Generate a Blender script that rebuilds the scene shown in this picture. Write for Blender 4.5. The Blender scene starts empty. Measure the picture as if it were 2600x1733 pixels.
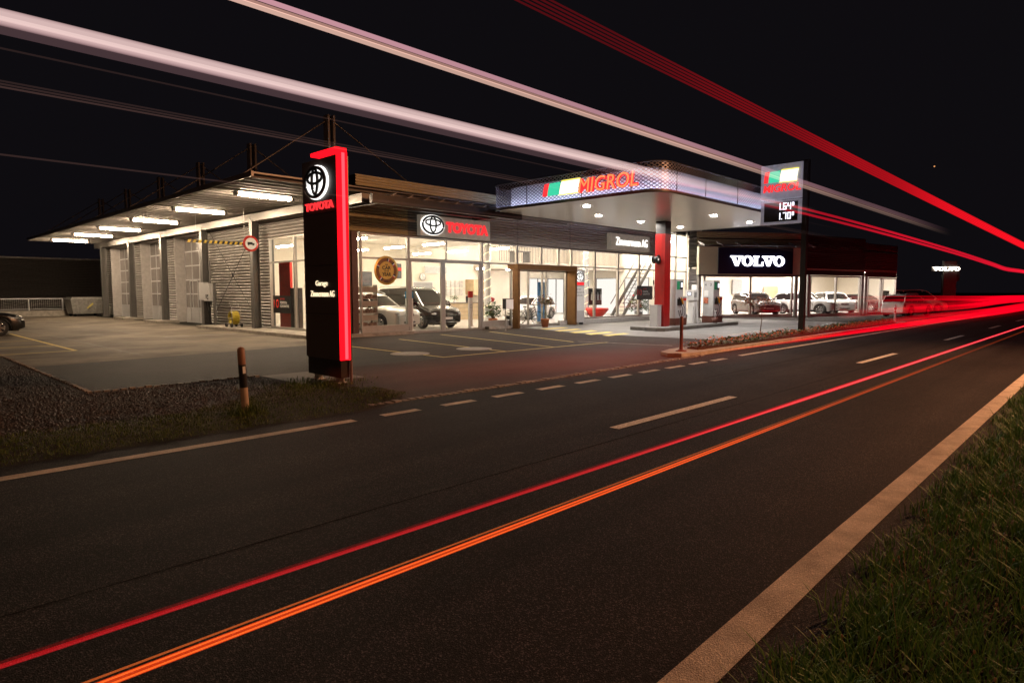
import bpy, bmesh, math, random
from mathutils import Vector, Matrix
import numpy as np
random.seed(7); np.random.seed(7)
PI = math.pi
sc = bpy.context.scene
# ------------------------------------------------------------------ camera, sky, exposure
YAW = math.radians(43.833); PITCH = math.radians(4.43)
cd = bpy.data.cameras.new('camera'); cam = bpy.data.objects.new('camera', cd)
sc.collection.objects.link(cam); sc.camera = cam
cd.sensor_width = 36.0; cd.lens = 1620 / 2600 * 36; cd.clip_start = 0.05; cd.clip_end = 3000
cam.location = (0, 0, 1.75)
_f = Vector((math.cos(YAW) * math.cos(PITCH), math.sin(YAW) * math.cos(PITCH), -math.sin(PITCH)))
cam.rotation_euler = _f.to_track_quat('-Z', 'Y').to_euler()
w = bpy.data.worlds.new('World'); sc.world = w; w.use_nodes = True
w.node_tree.nodes['Background'].inputs[0].default_value = (0.0062, 0.0053, 0.0070, 1)
w.node_tree.nodes['Background'].inputs[1].default_value = 0.70
sc.view_settings.view_transform = 'Standard'; sc.view_settings.look = 'None'
sc.view_settings.exposure = 0.0; sc.view_settings.gamma = 1.0
sc.cycles.use_denoising = True
sc.cycles.transparent_max_bounces = 40
sc.cycles.max_bounces = 8
sc.cycles.sample_clamp_indirect = 4.0
sc.cycles.caustics_reflective = False; sc.cycles.caustics_refractive = False

COL = sc.collection
# ------------------------------------------------------------------ materials
def lin(c): return tuple(((v / 255) / 12.92 if v / 255 <= .04045 else ((v / 255 + .055) / 1.055) ** 2.4) for v in c)
MATS = {}
def newmat(name):
    m = bpy.data.materials.new(name); m.use_nodes = True; nt = m.node_tree
    b = nt.nodes['Principled BSDF']; return m, nt, b
def mat(name, col, rough=.6, metal=0., var=.12, scale=6., bump=0., bscale=60., coat=0., spec=None, emis=None, es=0.):
    if name in MATS: return MATS[name]
    m, nt, b = newmat(name); N = nt.nodes; L = nt.links
    tc = N.new('ShaderNodeTexCoord')
    nz = N.new('ShaderNodeTexNoise'); nz.inputs['Scale'].default_value = scale; nz.inputs['Detail'].default_value = 6
    L.new(tc.outputs['Object'], nz.inputs['Vector'])
    mr = N.new('ShaderNodeMapRange'); mr.inputs[1].default_value = .3; mr.inputs[2].default_value = .7
    mr.inputs[3].default_value = 1 - var; mr.inputs[4].default_value = 1 + var
    L.new(nz.outputs['Fac'], mr.inputs[0])
    mx = N.new('ShaderNodeVectorMath'); mx.operation = 'SCALE'; mx.inputs[0].default_value = col[:3]
    L.new(mr.outputs[0], mx.inputs['Scale']); L.new(mx.outputs[0], b.inputs['Base Color'])
    b.inputs['Roughness'].default_value = rough; b.inputs['Metallic'].default_value = metal
    if coat: b.inputs['Coat Weight'].default_value = coat; b.inputs['Coat Roughness'].default_value = .04
    if spec is not None: b.inputs['Specular IOR Level'].default_value = spec
    if bump:
        n2 = N.new('ShaderNodeTexNoise'); n2.inputs['Scale'].default_value = bscale; n2.inputs['Detail'].default_value = 4
        L.new(tc.outputs['Object'], n2.inputs['Vector'])
        bp = N.new('ShaderNodeBump'); bp.inputs['Strength'].default_value = bump; bp.inputs['Distance'].default_value = .01
        L.new(n2.outputs['Fac'], bp.inputs['Height']); L.new(bp.outputs[0], b.inputs['Normal'])
    if emis: b.inputs['Emission Color'].default_value = (*emis, 1); b.inputs['Emission Strength'].default_value = es
    MATS[name] = m; return m
def emit(name, col, s):
    if name in MATS: return MATS[name]
    m = bpy.data.materials.new(name); m.use_nodes = True; nt = m.node_tree; nt.nodes.clear()
    e = nt.nodes.new('ShaderNodeEmission'); o = nt.nodes.new('ShaderNodeOutputMaterial')
    e.inputs[0].default_value = (*col, 1); e.inputs[1].default_value = s
    nt.links.new(e.outputs[0], o.inputs[0]); MATS[name] = m; return m
def glassmat(name, tint=(.97, .98, .97), refl=.07):
    m = bpy.data.materials.new(name); m.use_nodes = True; nt = m.node_tree; nt.nodes.clear(); N = nt.nodes; L = nt.links
    t = N.new('ShaderNodeBsdfTransparent'); t.inputs[0].default_value = (*tint, 1)
    g = N.new('ShaderNodeBsdfGlossy'); g.inputs['Roughness'].default_value = .02
    fr = N.new('ShaderNodeFresnel'); fr.inputs[0].default_value = 1.45
    mr = N.new('ShaderNodeMath'); mr.operation = 'MULTIPLY_ADD'; mr.inputs[1].default_value = .8; mr.inputs[2].default_value = refl * .3
    mx = N.new('ShaderNodeMixShader'); o = N.new('ShaderNodeOutputMaterial')
    L.new(fr.outputs[0], mr.inputs[0]); L.new(mr.outputs[0], mx.inputs[0]); L.new(t.outputs[0], mx.inputs[1]); L.new(g.outputs[0], mx.inputs[2])
    L.new(mx.outputs[0], o.inputs[0]); return m
def groundmat(name, c1, c2, big=.35, speck=0., sscale=260., rough=.75, bump=.5, bscale=180., stain=None, dist=.006, spec=.12, wheel=0., streak=1.):
    m, nt, b = newmat(name); N = nt.nodes; L = nt.links
    tc = N.new('ShaderNodeTexCoord')
    n1 = N.new('ShaderNodeTexNoise'); n1.inputs['Scale'].default_value = big; n1.inputs['Detail'].default_value = 8; n1.inputs['Roughness'].default_value = .65
    L.new(tc.outputs['Object'], n1.inputs['Vector'])
    r = N.new('ShaderNodeValToRGB'); r.color_ramp.elements[0].position = .35; r.color_ramp.elements[1].position = .68
    r.color_ramp.elements[0].color = (*c1, 1); r.color_ramp.elements[1].color = (*c2, 1)
    L.new(n1.outputs['Fac'], r.inputs[0]); cur = r.outputs[0]
    if wheel:      # long worn wheel tracks and patches along the road
        mpg = N.new('ShaderNodeMapping'); mpg.inputs['Scale'].default_value = (.035, 1.5, 1); L.new(tc.outputs['Object'], mpg.inputs[0])
        n4 = N.new('ShaderNodeTexNoise'); n4.inputs['Scale'].default_value = 1.; n4.inputs['Detail'].default_value = 5; L.new(mpg.outputs[0], n4.inputs['Vector'])
        m4 = N.new('ShaderNodeMapRange'); m4.inputs[1].default_value = .35; m4.inputs[2].default_value = .65; m4.inputs[3].default_value = 1 - wheel; m4.inputs[4].default_value = 1 + wheel; L.new(n4.outputs['Fac'], m4.inputs[0])
        v4 = N.new('ShaderNodeVectorMath'); v4.operation = 'SCALE'; L.new(cur, v4.inputs[0]); L.new(m4.outputs[0], v4.inputs['Scale']); cur = v4.outputs[0]
    v = N.new('ShaderNodeTexVoronoi'); v.inputs['Scale'].default_value = sscale
    L.new(tc.outputs['Object'], v.inputs['Vector'])
    if speck:
        mp = N.new('ShaderNodeMapRange'); mp.inputs[1].default_value = .80; mp.inputs[2].default_value = 1.
        mp.inputs[3].default_value = .85; mp.inputs[4].default_value = 1 + speck
        sp = N.new('ShaderNodeSeparateColor'); L.new(v.outputs['Color'], sp.inputs[0]); L.new(sp.outputs[0], mp.inputs[0])
        mx = N.new('ShaderNodeVectorMath'); mx.operation = 'SCALE'; L.new(cur, mx.inputs[0]); L.new(mp.outputs[0], mx.inputs['Scale']); cur = mx.outputs[0]
    L.new(cur, b.inputs['Base Color'])
    b.inputs['Roughness'].default_value = rough; b.inputs['Specular IOR Level'].default_value = spec
    bp = N.new('ShaderNodeBump'); bp.inputs['Strength'].default_value = bump; bp.inputs['Distance'].default_value = dist
    nb = N.new('ShaderNodeTexNoise'); nb.inputs['Scale'].default_value = bscale; nb.inputs['Detail'].default_value = 3
    L.new(tc.outputs['Object'], nb.inputs['Vector'])
    ad = N.new('ShaderNodeMath'); ad.operation = 'ADD'; L.new(nb.outputs['Fac'], ad.inputs[0]); L.new(v.outputs['Distance'], ad.inputs[1])
    L.new(ad.outputs[0], bp.inputs['Height']); L.new(bp.outputs[0], b.inputs['Normal'])
    MATS[name] = m; return m

M = {}
M['asphalt'] = groundmat('road asphalt', (.0072, .0062, .0066), (.0140, .0118, .0120), .4, 8., 150, .75, .9, 160, wheel=.35, spec=.10)  # bright specks are pale aggregate plus glints painted into the colour
M['asphalt2'] = groundmat('forecourt asphalt', (.021, .0130, .0105), (.044, .028, .022), .5, 1.2, 150, .75, .6, 160, wheel=.2)
M['asphalt3'] = groundmat('patched asphalt', (.026, .023, .021), (.042, .037, .033), .8, .5, 230, .7, .6, 160)
M['concrete'] = groundmat('yard concrete', (.085, .071, .055), (.28, .24, .19), .45, .2, 120, .75, .3, 60)
M['concrete2'] = groundmat('pump concrete', (.19, .185, .18), (.30, .29, .28), .7, .12, 120, .55, .25, 60)
M['soil'] = groundmat('soil', (.020, .017, .012), (.045, .038, .028), 1.2, .4, 90, .9, .9, 50)
M['earth'] = groundmat('field', (.012, .013, .010), (.022, .022, .017), .1, .2, 60, .9, .5, 20)
M['gravel'] = groundmat('gravel', (.022, .019, .017), (.055, .049, .044), 2.5, 1.6, 42, .8, 1., 40, dist=.03)
M['kerb'] = mat('kerb stone', (.30, .27, .23), .8, var=.25, scale=5, bump=.5, bscale=50)
M['paint'] = groundmat('road paint', (.42, .36, .29), (.74, .65, .54), 3., .25, 120, .6, 1.0, 70, dist=.012)
M['paintT'] = groundmat('textured road paint', (.40, .37, .34), (.85, .82, .77), 60., .6, 60, .6, 1.0, 70, dist=.02)
M['yellow'] = groundmat('yellow road paint', (.72, .55, .16), (.85, .68, .26), 3., .3, 120, .6, .6, 70)
M['white'] = mat('white panel', (.78, .78, .77), .5, var=.03)
M['cream'] = mat('cream wall', (.80, .75, .64), .7, var=.03)
M['ceil'] = mat('ceiling', (.78, .74, .66), .8, var=.03)
M['tile'] = mat('floor tile', (.55, .53, .50), .25, var=.05)
M['alu'] = mat('aluminium frame', (.42, .40, .37), .4, .6, var=.06)
M['alum'] = mat('corrugated metal', (.42, .40, .385), .45, .25, var=.08, scale=3)
M['corr_dark'] = mat('dark corrugated metal', (.30, .28, .26), .45, .3, var=.1, scale=3)
M['corr_olive'] = mat('olive corrugated metal', (.52, .47, .30), .45, .15, var=.1, scale=3)
M['steel'] = mat('grey painted steel', (.12, .115, .11), .4, .3, var=.08)
M['beam'] = mat('light steel', (.15, .14, .13), .4, .4, var=.06)
M['darksteel'] = mat('dark steel', (.035, .033, .032), .4, .5, var=.1)
M['anthracite'] = mat('anthracite panel', (.075, .062, .058), .4, .2, var=.05)
M['grey'] = mat('grey plastic', (.35, .35, .35), .5)
M['lgrey'] = mat('light grey metal', (.55, .55, .56), .4, .3, var=.04)
M['black'] = mat('black plastic', (.015, .015, .015), .4)
M['rubber'] = mat('rubber', (.02, .02, .02), .8)
M['bronze'] = mat('bronze cladding', (.18, .09, .032), .38, .6, var=.12, scale=4)
M['red'] = mat('red paint', (.30, .008, .007), .35, .1, var=.06, coat=.4)
M['redp'] = mat('red plastic', (.55, .03, .02), .4)
M['brownp'] = mat('maroon plinth', (.10, .03, .02), .5)
M['navy'] = mat('navy sign face', (.010, .012, .045), .3, var=.04)
M['olivep'] = mat('olive grey panel', (.85, .82, .62), .5, .1, var=.04)
M['glass'] = glassmat('window glass')
M['wood'] = mat('light wood', (.55, .42, .26), .5, var=.12, scale=3)
M['leaf'] = mat('leaf', (.055, .11, .03), .5, var=.4, scale=9)
M['leafr'] = mat('autumn leaf', (.22, .075, .015), .55, var=.5, scale=9)
M['flower'] = mat('red flower', (.55, .03, .03), .5)
M['terracotta'] = mat('terracotta', (.42, .15, .06), .7)
M['galv'] = mat('galvanised steel', (.38, .37, .35), .5, .6, var=.2, scale=7)
M['chrome'] = mat('chrome', (.75, .75, .75), .12, 1., var=.02)
M['blue'] = mat('blue banner', (.05, .22, .48), .5, var=.25, scale=3)
M['poster'] = mat('dark poster', (.08, .08, .085), .4, var=.5, scale=4)
M['bark'] = mat('bark', (.10, .06, .035), .8, var=.3)
M['lamp'] = emit('strip lamp', (1., .75, .50), 200.)
M['lampin'] = emit('showroom lamp', (1., .82, .60), 130.)
M['lampw'] = emit('bright showroom lamp', (1., .86, .74), 125.)
M['downl'] = emit('downlight', (1., .94, .87), 820.)
M['whiteE'] = emit('white letters', (1., .97, .92), 1.8)
M['warmE'] = emit('warm letters', (1., .80, .50), 1.3)
M['coolE'] = emit('cool letters', (.88, .87, 1.), 2.2)
M['redE'] = emit('red letters', (1., .035, .04), 1.25)
M['redE2'] = emit('red light bar', (1., .004, .010), 2.2)
M['redE3'] = emit('red light bar core', (1., .07, .09), 1.9)
M['greenE'] = emit('green lit panel', (.05, .62, .36), 1.1)
M['yellE'] = emit('yellow lit panel', (1., .80, .12), 1.5)
M['paleE'] = emit('pale lit panel', (1., .97, .70), 1.8)
M['led'] = emit('led strip', (.60, .66, 1.), 44.)
M['orangeE'] = emit('orange letters', (1., .22, .07), 1.6)

# ------------------------------------------------------------------ mesh builder and scene helpers
class MB:
    def __init__(s): s.v = []; s.f = []; s.sm = []
    def add(s, vs, fs, smooth=False):
        o = len(s.v); s.v += [tuple(p) for p in vs]; s.f += [tuple(i + o for i in f) for f in fs]; s.sm += [smooth] * len(fs); return s
    def box(s, x0, x1, y0, y1, z0, z1):
        vs = [(x, y, z) for z in (z0, z1) for x, y in ((x0, y0), (x1, y0), (x1, y1), (x0, y1))]
        return s.add(vs, [(3, 2, 1, 0), (4, 5, 6, 7), (0, 1, 5, 4), (1, 2, 6, 5), (2, 3, 7, 6), (3, 0, 4, 7)])
    def obox(s, c, ax, ay, az, hx, hy, hz):
        c = Vector(c); ax = Vector(ax).normalized(); ay = Vector(ay).normalized(); az = Vector(az).normalized()
        vs = [c + ax * i * hx + ay * j * hy + az * k * hz for k in (-1, 1) for i, j in ((-1, -1), (1, -1), (1, 1), (-1, 1))]
        return s.add(vs, [(3, 2, 1, 0), (4, 5, 6, 7), (0, 1, 5, 4), (1, 2, 6, 5), (2, 3, 7, 6), (3, 0, 4, 7)])
    def bar(s, p, q, a, b=None):
        p = Vector(p); q = Vector(q); d = (q - p); l = d.length; d.normalize(); b = b or a
        up = Vector((0, 0, 1)) if abs(d.z) < .9 else Vector((0, 1, 0)); sx = d.cross(up).normalized(); sy = sx.cross(d)
        return s.obox((p + q) / 2, d, sx, sy, l / 2, a / 2, b / 2)
    def quad(s, a, b, c, d): return s.add([a, b, c, d], [(0, 1, 2, 3)])
    def cyl(s, p, q, r, n=12, r2=None, cap=True):
        p = Vector(p); q = Vector(q); d = (q - p).normalized(); r2 = r if r2 is None else r2
        up = Vector((0, 0, 1)) if abs(d.z) < .9 else Vector((1, 0, 0)); a = d.cross(up).normalized(); b = d.cross(a)
        vs = [p + (a * math.cos(2 * PI * i / n) + b * math.sin(2 * PI * i / n)) * r for i in range(n)] + [q + (a * math.cos(2 * PI * i / n) + b * math.sin(2 * PI * i / n)) * r2 for i in range(n)]
        s.add(vs, [(i, (i + 1) % n, n + (i + 1) % n, n + i) for i in range(n)], True)
        if cap: s.add(vs[:n], [tuple(range(n))[::-1]]); s.add(vs[n:], [tuple(range(n))])
        return s
    def tube(s, pts, rs, n=8, closed=False, cap=True, sx=1., sz=1.):
        pts = [Vector(p) for p in pts]; m = len(pts)
        if not hasattr(rs, '__len__'): rs = [rs] * m
        vs = []
        for i, p in enumerate(pts):
            if closed: d = pts[(i + 1) % m] - pts[i - 1]
            else: d = pts[min(i + 1, m - 1)] - pts[max(i - 1, 0)]
            d.normalize(); up = Vector((0, 0, 1)) if abs(d.z) < .95 else Vector((1, 0, 0))
            a = d.cross(up).normalized(); b = a.cross(d)
            vs += [p + (a * math.cos(2 * PI * j / n) * sx + b * math.sin(2 * PI * j / n) * sz) * rs[i] for j in range(n)]
        fs = [(i % m * n + j, i % m * n + (j + 1) % n, (i + 1) % m * n + (j + 1) % n, (i + 1) % m * n + j) for i in range(m if closed else m - 1) for j in range(n)]
        s.add(vs, fs, True)
        if cap and not closed: s.add(vs[:n], [tuple(range(n))]); s.add(vs[-n:], [tuple(range(n))[::-1]])
        return s
    def lathe(s, prof, c=(0, 0, 0), axis='z', n=24):
        vs = []
        for r, h in prof:
            for j in range(n):
                a = 2 * PI * j / n; x, y = r * math.cos(a), r * math.sin(a)
                p = (x, y, h) if axis == 'z' else ((x, h, y) if axis == 'y' else (h, x, y))
                vs.append((p[0] + c[0], p[1] + c[1], p[2] + c[2]))
        m = len(prof)
        return s.add(vs, [(i * n + j, i * n + (j + 1) % n, (i + 1) * n + (j + 1) % n, (i + 1) * n + j) for i in range(m - 1) for j in range(n)], True)
    def prism(s, poly, z0, z1):
        n = len(poly); vs = [(*p, z0) for p in poly] + [(*p, z1) for p in poly]
        return s.add(vs, [tuple(range(n))[::-1], tuple(range(n, 2 * n))] + [(i, (i + 1) % n, n + (i + 1) % n, n + i) for i in range(n)])
    def ball(s, c, rx, ry=None, rz=None, n=10, m=7):
        ry = ry or rx; rz = rz or rx; vs = []
        for i in range(m + 1):
            t = PI * i / m
            for j in range(n): vs.append((c[0] + rx * math.sin(t) * math.cos(2 * PI * j / n), c[1] + ry * math.sin(t) * math.sin(2 * PI * j / n), c[2] + rz * math.cos(t)))
        return s.add(vs, [(i * n + j, (i + 1) * n + j, (i + 1) * n + (j + 1) % n, i * n + (j + 1) % n) for i in range(m) for j in range(n)], True)
    def build(s, name, m, parent=None, loc=None, rotz=0):
        me = bpy.data.meshes.new(name); me.from_pydata(s.v, [], s.f); me.polygons.foreach_set('use_smooth', s.sm)
        me.materials.append(M[m] if isinstance(m, str) else m); me.update()
        o = bpy.data.objects.new(name, me); COL.objects.link(o)
        if loc: o.location = loc
        o.rotation_euler.z = rotz
        if parent: o.parent = parent
        return o
def tag(o, label=None, cat=None, group=None, kind=None):
    if label: o['label'] = label
    if cat: o['category'] = cat
    if group: o['group'] = group
    if kind: o['kind'] = kind
    return o
def thing(name, label, cat, loc=(0, 0, 0), rz=0, group=None):
    o = bpy.data.objects.new(name, None); COL.objects.link(o); o.location = loc; o.rotation_euler.z = rz; o.empty_display_size = .2
    return tag(o, label, cat, group)
def world_parent(o, root):      # keep world coordinates of a part built in world space
    o.parent = root; o.location = -Vector(root.location); return o
def struct(name, mb, m, label=None, cat=None): return tag(mb.build(name, m), label, cat, None, 'structure')
def copy_tree(o, parent=None):
    c = o.copy(); COL.objects.link(c); c.parent = parent
    for ch in [x for x in COL.objects if x.parent == o]: copy_tree(ch, c)
    return c
def textobj(name, body, o, u, v, width, height, m, parent=None, ext=.01, bold=.0, shear=0.):
    """text fitted into width x height; o = lower-left corner, u = reading direction, v = up"""
    cu = bpy.data.curves.new(name, 'FONT'); cu.body = body; cu.size = 1; cu.offset = bold; cu.extrude = .0; cu.shear = shear; cu.resolution_u = 3
    ob = bpy.data.objects.new('tmp', cu); COL.objects.link(ob)
    bpy.context.view_layer.update()
    me = bpy.data.meshes.new_from_object(ob.evaluated_get(bpy.context.evaluated_depsgraph_get()))
    bpy.data.objects.remove(ob)
    co = np.empty(len(me.vertices) * 3); me.vertices.foreach_get('co', co); co = co.reshape(-1, 3)
    lo = co.min(0); hi = co.max(0); U = Vector(u).normalized(); V = Vector(v).normalized(); W = U.cross(V)
    bm = bmesh.new(); bm.from_mesh(me); bpy.data.meshes.remove(me)
    r = bmesh.ops.extrude_face_region(bm, geom=bm.faces[:]); nv = [e for e in r['geom'] if isinstance(e, bmesh.types.BMVert)]
    for e in nv: e.co.z = 1
    for vt in bm.verts:
        a = (vt.co.x - lo[0]) / (hi[0] - lo[0]) * width; b = (vt.co.y - lo[1]) / (hi[1] - lo[1]) * height
        vt.co = Vector(o) + U * a + V * b + W * ext * (1 if vt.co.z > .5 else 0)
    me = bpy.data.meshes.new(name); bm.to_mesh(me); bm.free(); me.materials.append(M[m] if isinstance(m, str) else m)
    ob = bpy.data.objects.new(name, me); COL.objects.link(ob)
    if parent: ob.parent = parent
    return ob
def polyobj(name, polys, o, u, v, m, parent=None, ext=.02):
    """flat outlines (with y up) extruded: polys = list of point lists in metres"""
    mb = MB(); U = Vector(u).normalized(); V = Vector(v).normalized(); W = U.cross(V); O = Vector(o)
    for p in polys:
        n = len(p); a = [O + U * x + V * y for x, y in p]; b = [q + W * ext for q in a]
        mb.add(a + b, [tuple(range(n))[::-1], tuple(range(n, 2 * n))] + [(i, (i + 1) % n, n + (i + 1) % n, n + i) for i in range(n)])
    return mb.build(name, m, parent)
def corr(mb, p, q, z0, z1, per=.078, amp=.018, out=(0, -1, 0), rows=None):
    """horizontally ribbed sheet between plan points p, q"""
    n = max(1, round((z1 - z0) / per)); O = Vector(out); vs = []; prof = []
    for i in range(n):
        for t, a in ((0, -1), (.16, .6), (.34, 1), (.5, .6), (.66, -1), (.83, -1.2)): prof.append((z0 + (i + t) * (z1 - z0) / n, a * amp))
    prof.append((z1, -amp))
    for z, a in prof: vs += [Vector((*p, z)) + O * a, Vector((*q, z)) + O * a]
    mb.add(vs, [(2 * i, 2 * i + 1, 2 * i + 3, 2 * i + 2) for i in range(len(prof) - 1)]); return mb
# ------------------------------------------------------------------ the setting
struct('ground', MB().add([(-1500, -1500, -.03), (1500, -1500, -.03), (1500, 1500, -.03), (-1500, 1500, -.03)], [(0, 1, 2, 3)]), 'earth')
def sheet(name, poly, z, m): return struct(name, MB().add([(*p, z) for p in poly], [tuple(range(len(poly)))]), m)
sheet('road', [(-60, .95), (400, .95), (400, 8.35), (6.2, 8.35), (5.4, 8.0), (-60, 8.0)], 0, 'asphalt')
sheet('forecourt', [(5.4, 8.004), (6.2, 8.354), (140, 8.354), (140, 24), (60, 24), (60, 30), (11.7, 30), (2.85, 30), (2.85, 12.95), (5.9, 12.95), (6.3, 10.2), (6.55, 9.3)], -.004, 'asphalt2')
sheet('yard', [(2.85, 18.35), (11.7, 19.5), (12.4, 22), (12.4, 56), (30, 56), (30, 62), (-20, 62), (-20, 22.2), (2.85, 22.2)], .0, 'concrete')
sheet('asphalt_patch', [(2.9, 13.0), (11.2, 13.0), (10.6, 19.36), (2.9, 18.33)], .0, 'asphalt3')
sheet('pump_forecourt', [(22, 11.0), (40, 11.4), (40.5, 21.2), (23.2, 21.5), (21.5, 16.5)], .0, 'concrete2')
# painted lines
mb = MB()
def ln(mb, a, b, wd, z=.004):
    a = Vector((*a, z)); b = Vector((*b, z)); d = (b - a).normalized(); n = Vector((-d.y, d.x, 0)) * wd / 2
    mb.add([a - n, b - n, b + n, a + n], [(0, 1, 2, 3)])
struct('road_edge_line', MB().add([(x, y + s, .004) for x, y in ((-60, 1.2), (0, 1.3), (2.4, 1.328), (5, 1.36), (8.5, 1.373), (16, 1.393), (300, 1.45)) for s in (-.098, .098)], [(2 * i, 2 * i + 2, 2 * i + 3, 2 * i + 1) for i in range(6)]), 'paint')
mb = MB(); ln(mb, (-60, 7.56), (4.72, 7.52), .17); ln(mb, (17.0, 7.6), (120, 7.6), .15); struct('far_edge_line', mb, 'paint')
mb = MB()
xs = [(5.1, 5.8), (6.2, 6.86), (7.3, 7.93), (8.42, 9.08), (9.55, 10.2), (10.72, 11.78), (11.95, 12.6), (13.1, 13.75), (14.3, 14.95), (15.45, 16.1)]
for i in range(10): ln(mb, (5.18 + i * 1.115, 7.53), (5.83 + i * 1.115 + i * .012, 7.53), .16)
struct('entrance_dashes', mb, 'paint')
mb = MB()
for k in range(-1, 12): ln(mb, (6.75 + 10.45 * k, 4.66), (10.2 + 10.45 * k, 4.66), .15, .006)
struct('centre_dashes', mb, 'paintT')
mb = MB()
for a, b in (((11.2, 18.6), (11.05, 13.1)), ((14.15, 19.4), (13.4, 13.1)), ((16.9, 20.3), (15.5, 13.0)), ((19.6, 20.2), (17.6, 13.9)), ((11.0, 13.16), (18.3, 12.95))): ln(mb, a, b, .09)
struct('parking_lines', mb, 'yellow')
mb = MB()
for a, b in (((4.68, 33.8), (4.68, 22.6)), ((-2, 22.1), (4.68, 22.6)), ((-2, 25.0), (4.66, 25.35)), ((-2, 28.0), (4.68, 28.4))): ln(mb, a, b, .11)
struct('yard_lines', mb, 'yellow')
mb = MB()
for q in ([(22.53, 19.43), (24.35, 19.55), (24.61, 20.13), (22.84, 20.09)], [(21.9, 18.08), (23.81, 18.29), (24.04, 18.84), (22.19, 18.67)], [(21.47, 16.85), (23.32, 17.04), (23.57, 17.6), (21.72, 17.41)], [(21.07, 15.73), (22.93, 15.91), (23.22, 16.44), (21.31, 16.24)], [(20.9, 14.76), (22.71, 14.93), (22.9, 15.37), (21.12, 15.24)]):
    mb.add([(*p, .006) for p in q], [(0, 1, 2, 3)])
struct('crossing_stripes', mb, 'yellow')
mb = MB(); ln(mb, (17.9, 13.95), (18.6, 10.6), .08); ln(mb, (24.6, 11.55), (36, 12.5), .09); struct('forecourt_line', mb, 'paint')
# manhole covers and drain grate
for i, (x, y) in enumerate(((11.02, 14.6), (13.36, 14.45))):
    c = thing('manhole_cover', ['round manhole cover on the forecourt nearest the lit pylon', 'round manhole cover in the second parking bay from the pylon'][i], 'manhole cover', (x, y, .002), group='manhole covers on the forecourt')
    MB().lathe([(0, .006), (.44, .006), (.46, .002)], n=28).build('cover', mat('pale iron', (.28, .25, .22), .6, .3, var=.3, scale=14, bump=.8, bscale=40), c)
    MB().lathe([(.46, .003), (.55, .006), (.56, .0)], n=28).build('rim', 'kerb', c)
mb = MB()
for y in (24.5, 30.5, 36.5, 42.5, 48.5): ln(mb, (3.2, y), (11.6, y + .1), .03, .004)
for x in (5.6, 8.4): ln(mb, (x, 19.4), (x + .1, 55.5), .025, .0045)
struct('yard_joints', mb, 'darksteel')
mb = MB(); ln(mb, (8.5, 26.95), (11.3, 26.95), .32, .004); struct('drain_channel', mb, 'darksteel')
# cobble edging: rows of small setts
def cobbles(name, path, wdt, n, label):
    mb = MB(); L = [Vector((*p, 0)) for p in path]; tot = sum((L[i + 1] - L[i]).length for i in range(len(L) - 1)); step = tot / n
    for i in range(n):
        s = (i + .5) * step; k = 0
        while s > (L[k + 1] - L[k]).length and k < len(L) - 2: s -= (L[k + 1] - L[k]).length; k += 1
        d = (L[k + 1] - L[k]).normalized(); p = L[k] + d * s; nn = Vector((-d.y, d.x, 0))
        a = random.uniform(-.12, .12); dd = (d * math.cos(a) + nn * math.sin(a)); n2 = Vector((-dd.y, dd.x, 0))
        h = random.uniform(.006, .028); hx = step * random.uniform(.38, .46); hy = wdt * random.uniform(.4, .5)
        c = p + nn * random.uniform(-.01, .01)
        vs = [c + dd * hx * i_ + n2 * hy * j_ + Vector((0, 0, -.02)) for i_, j_ in ((-1, -1), (1, -1), (1, 1), (-1, 1))] + [c + dd * hx * .8 * i_ + n2 * hy * .75 * j_ + Vector((0, 0, h)) for i_, j_ in ((-1, -1), (1, -1), (1, 1), (-1, 1))]
        mb.add(vs, [(4, 5, 6, 7), (0, 1, 5, 4), (1, 2, 6, 5), (2, 3, 7, 6), (3, 0, 4, 7)])
    return tag(mb.build(name, mat('sett stone', (.20, .17, .14), .75, var=.5, scale=3, bump=.6, bscale=40)), kind='structure')
cobbles('cobble_gutter', [(5.5, 8.38), (7.8, 8.32), (12.2, 8.36), (16.4, 8.4)], .2, 72, '')
cobbles('gravel_edging', [(2.87, 22.2), (2.87, 13.0), (5.9, 12.97)], .1, 90, '')
# gravel bed, soil under the verge
sheet('gravel_bed', [(-30, 9.4), (3.6, 9.4), (6.0, 10.0), (6.2, 11.4), (5.8, 12.95), (2.86, 12.95), (2.86, 22.2), (-30, 22.2)], -.008, 'gravel')
sheet('verge_soil', [(-60, 8.02), (5.4, 8.02), (6.25, 8.5), (6.6, 9.3), (6.3, 10.7), (6.0, 10.0), (3.6, 9.4), (-60, 9.4)], .001, 'soil')
sheet('pylon_slab', [(5.9, 11.2), (7.3, 11.2), (7.4, 12.9), (5.9, 12.9)], .01, mat('slab', (.10, .09, .08), .8))
def stones(name, regions, n, smin, smax, label, m, z=-.005):
    base = [(0, 0, .7), (1, 0, 0), (.2, .95, .05), (-.85, .5, 0), (-.8, -.6, .05), (.3, -.95, 0)]
    mb = MB()
    for i in range(n):
        x0, x1, y0, y1 = random.choice(regions)
        x = random.uniform(x0, x1); y = random.uniform(y0, y1)
        s = random.uniform(smin, smax); a = random.uniform(0, 6.3); ca, sa = math.cos(a), math.sin(a); q = random.uniform(.6, 1.2)
        vs = [(x + (p[0] * ca - p[1] * q * sa) * s, y + (p[0] * sa + p[1] * q * ca) * s, z + s * (p[2] * random.uniform(.6, 1.3))) for p in base]
        mb.add(vs, [(0, 1, 2), (0, 2, 3), (0, 3, 4), (0, 4, 5), (0, 5, 1)])
    return tag(mb.build(name, m), label, 'gravel', kind='stuff')
stones('gravel', [(-1, 5.8, 9.7, 12.9)] * 3 + [(-2, 2.8, 12.9, 19)] * 2, 9000, .012, .036, 'dark loose gravel between the grass strip and the yard', mat('gravel stone', (.048, .041, .037), .6, var=.7, scale=5))
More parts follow.
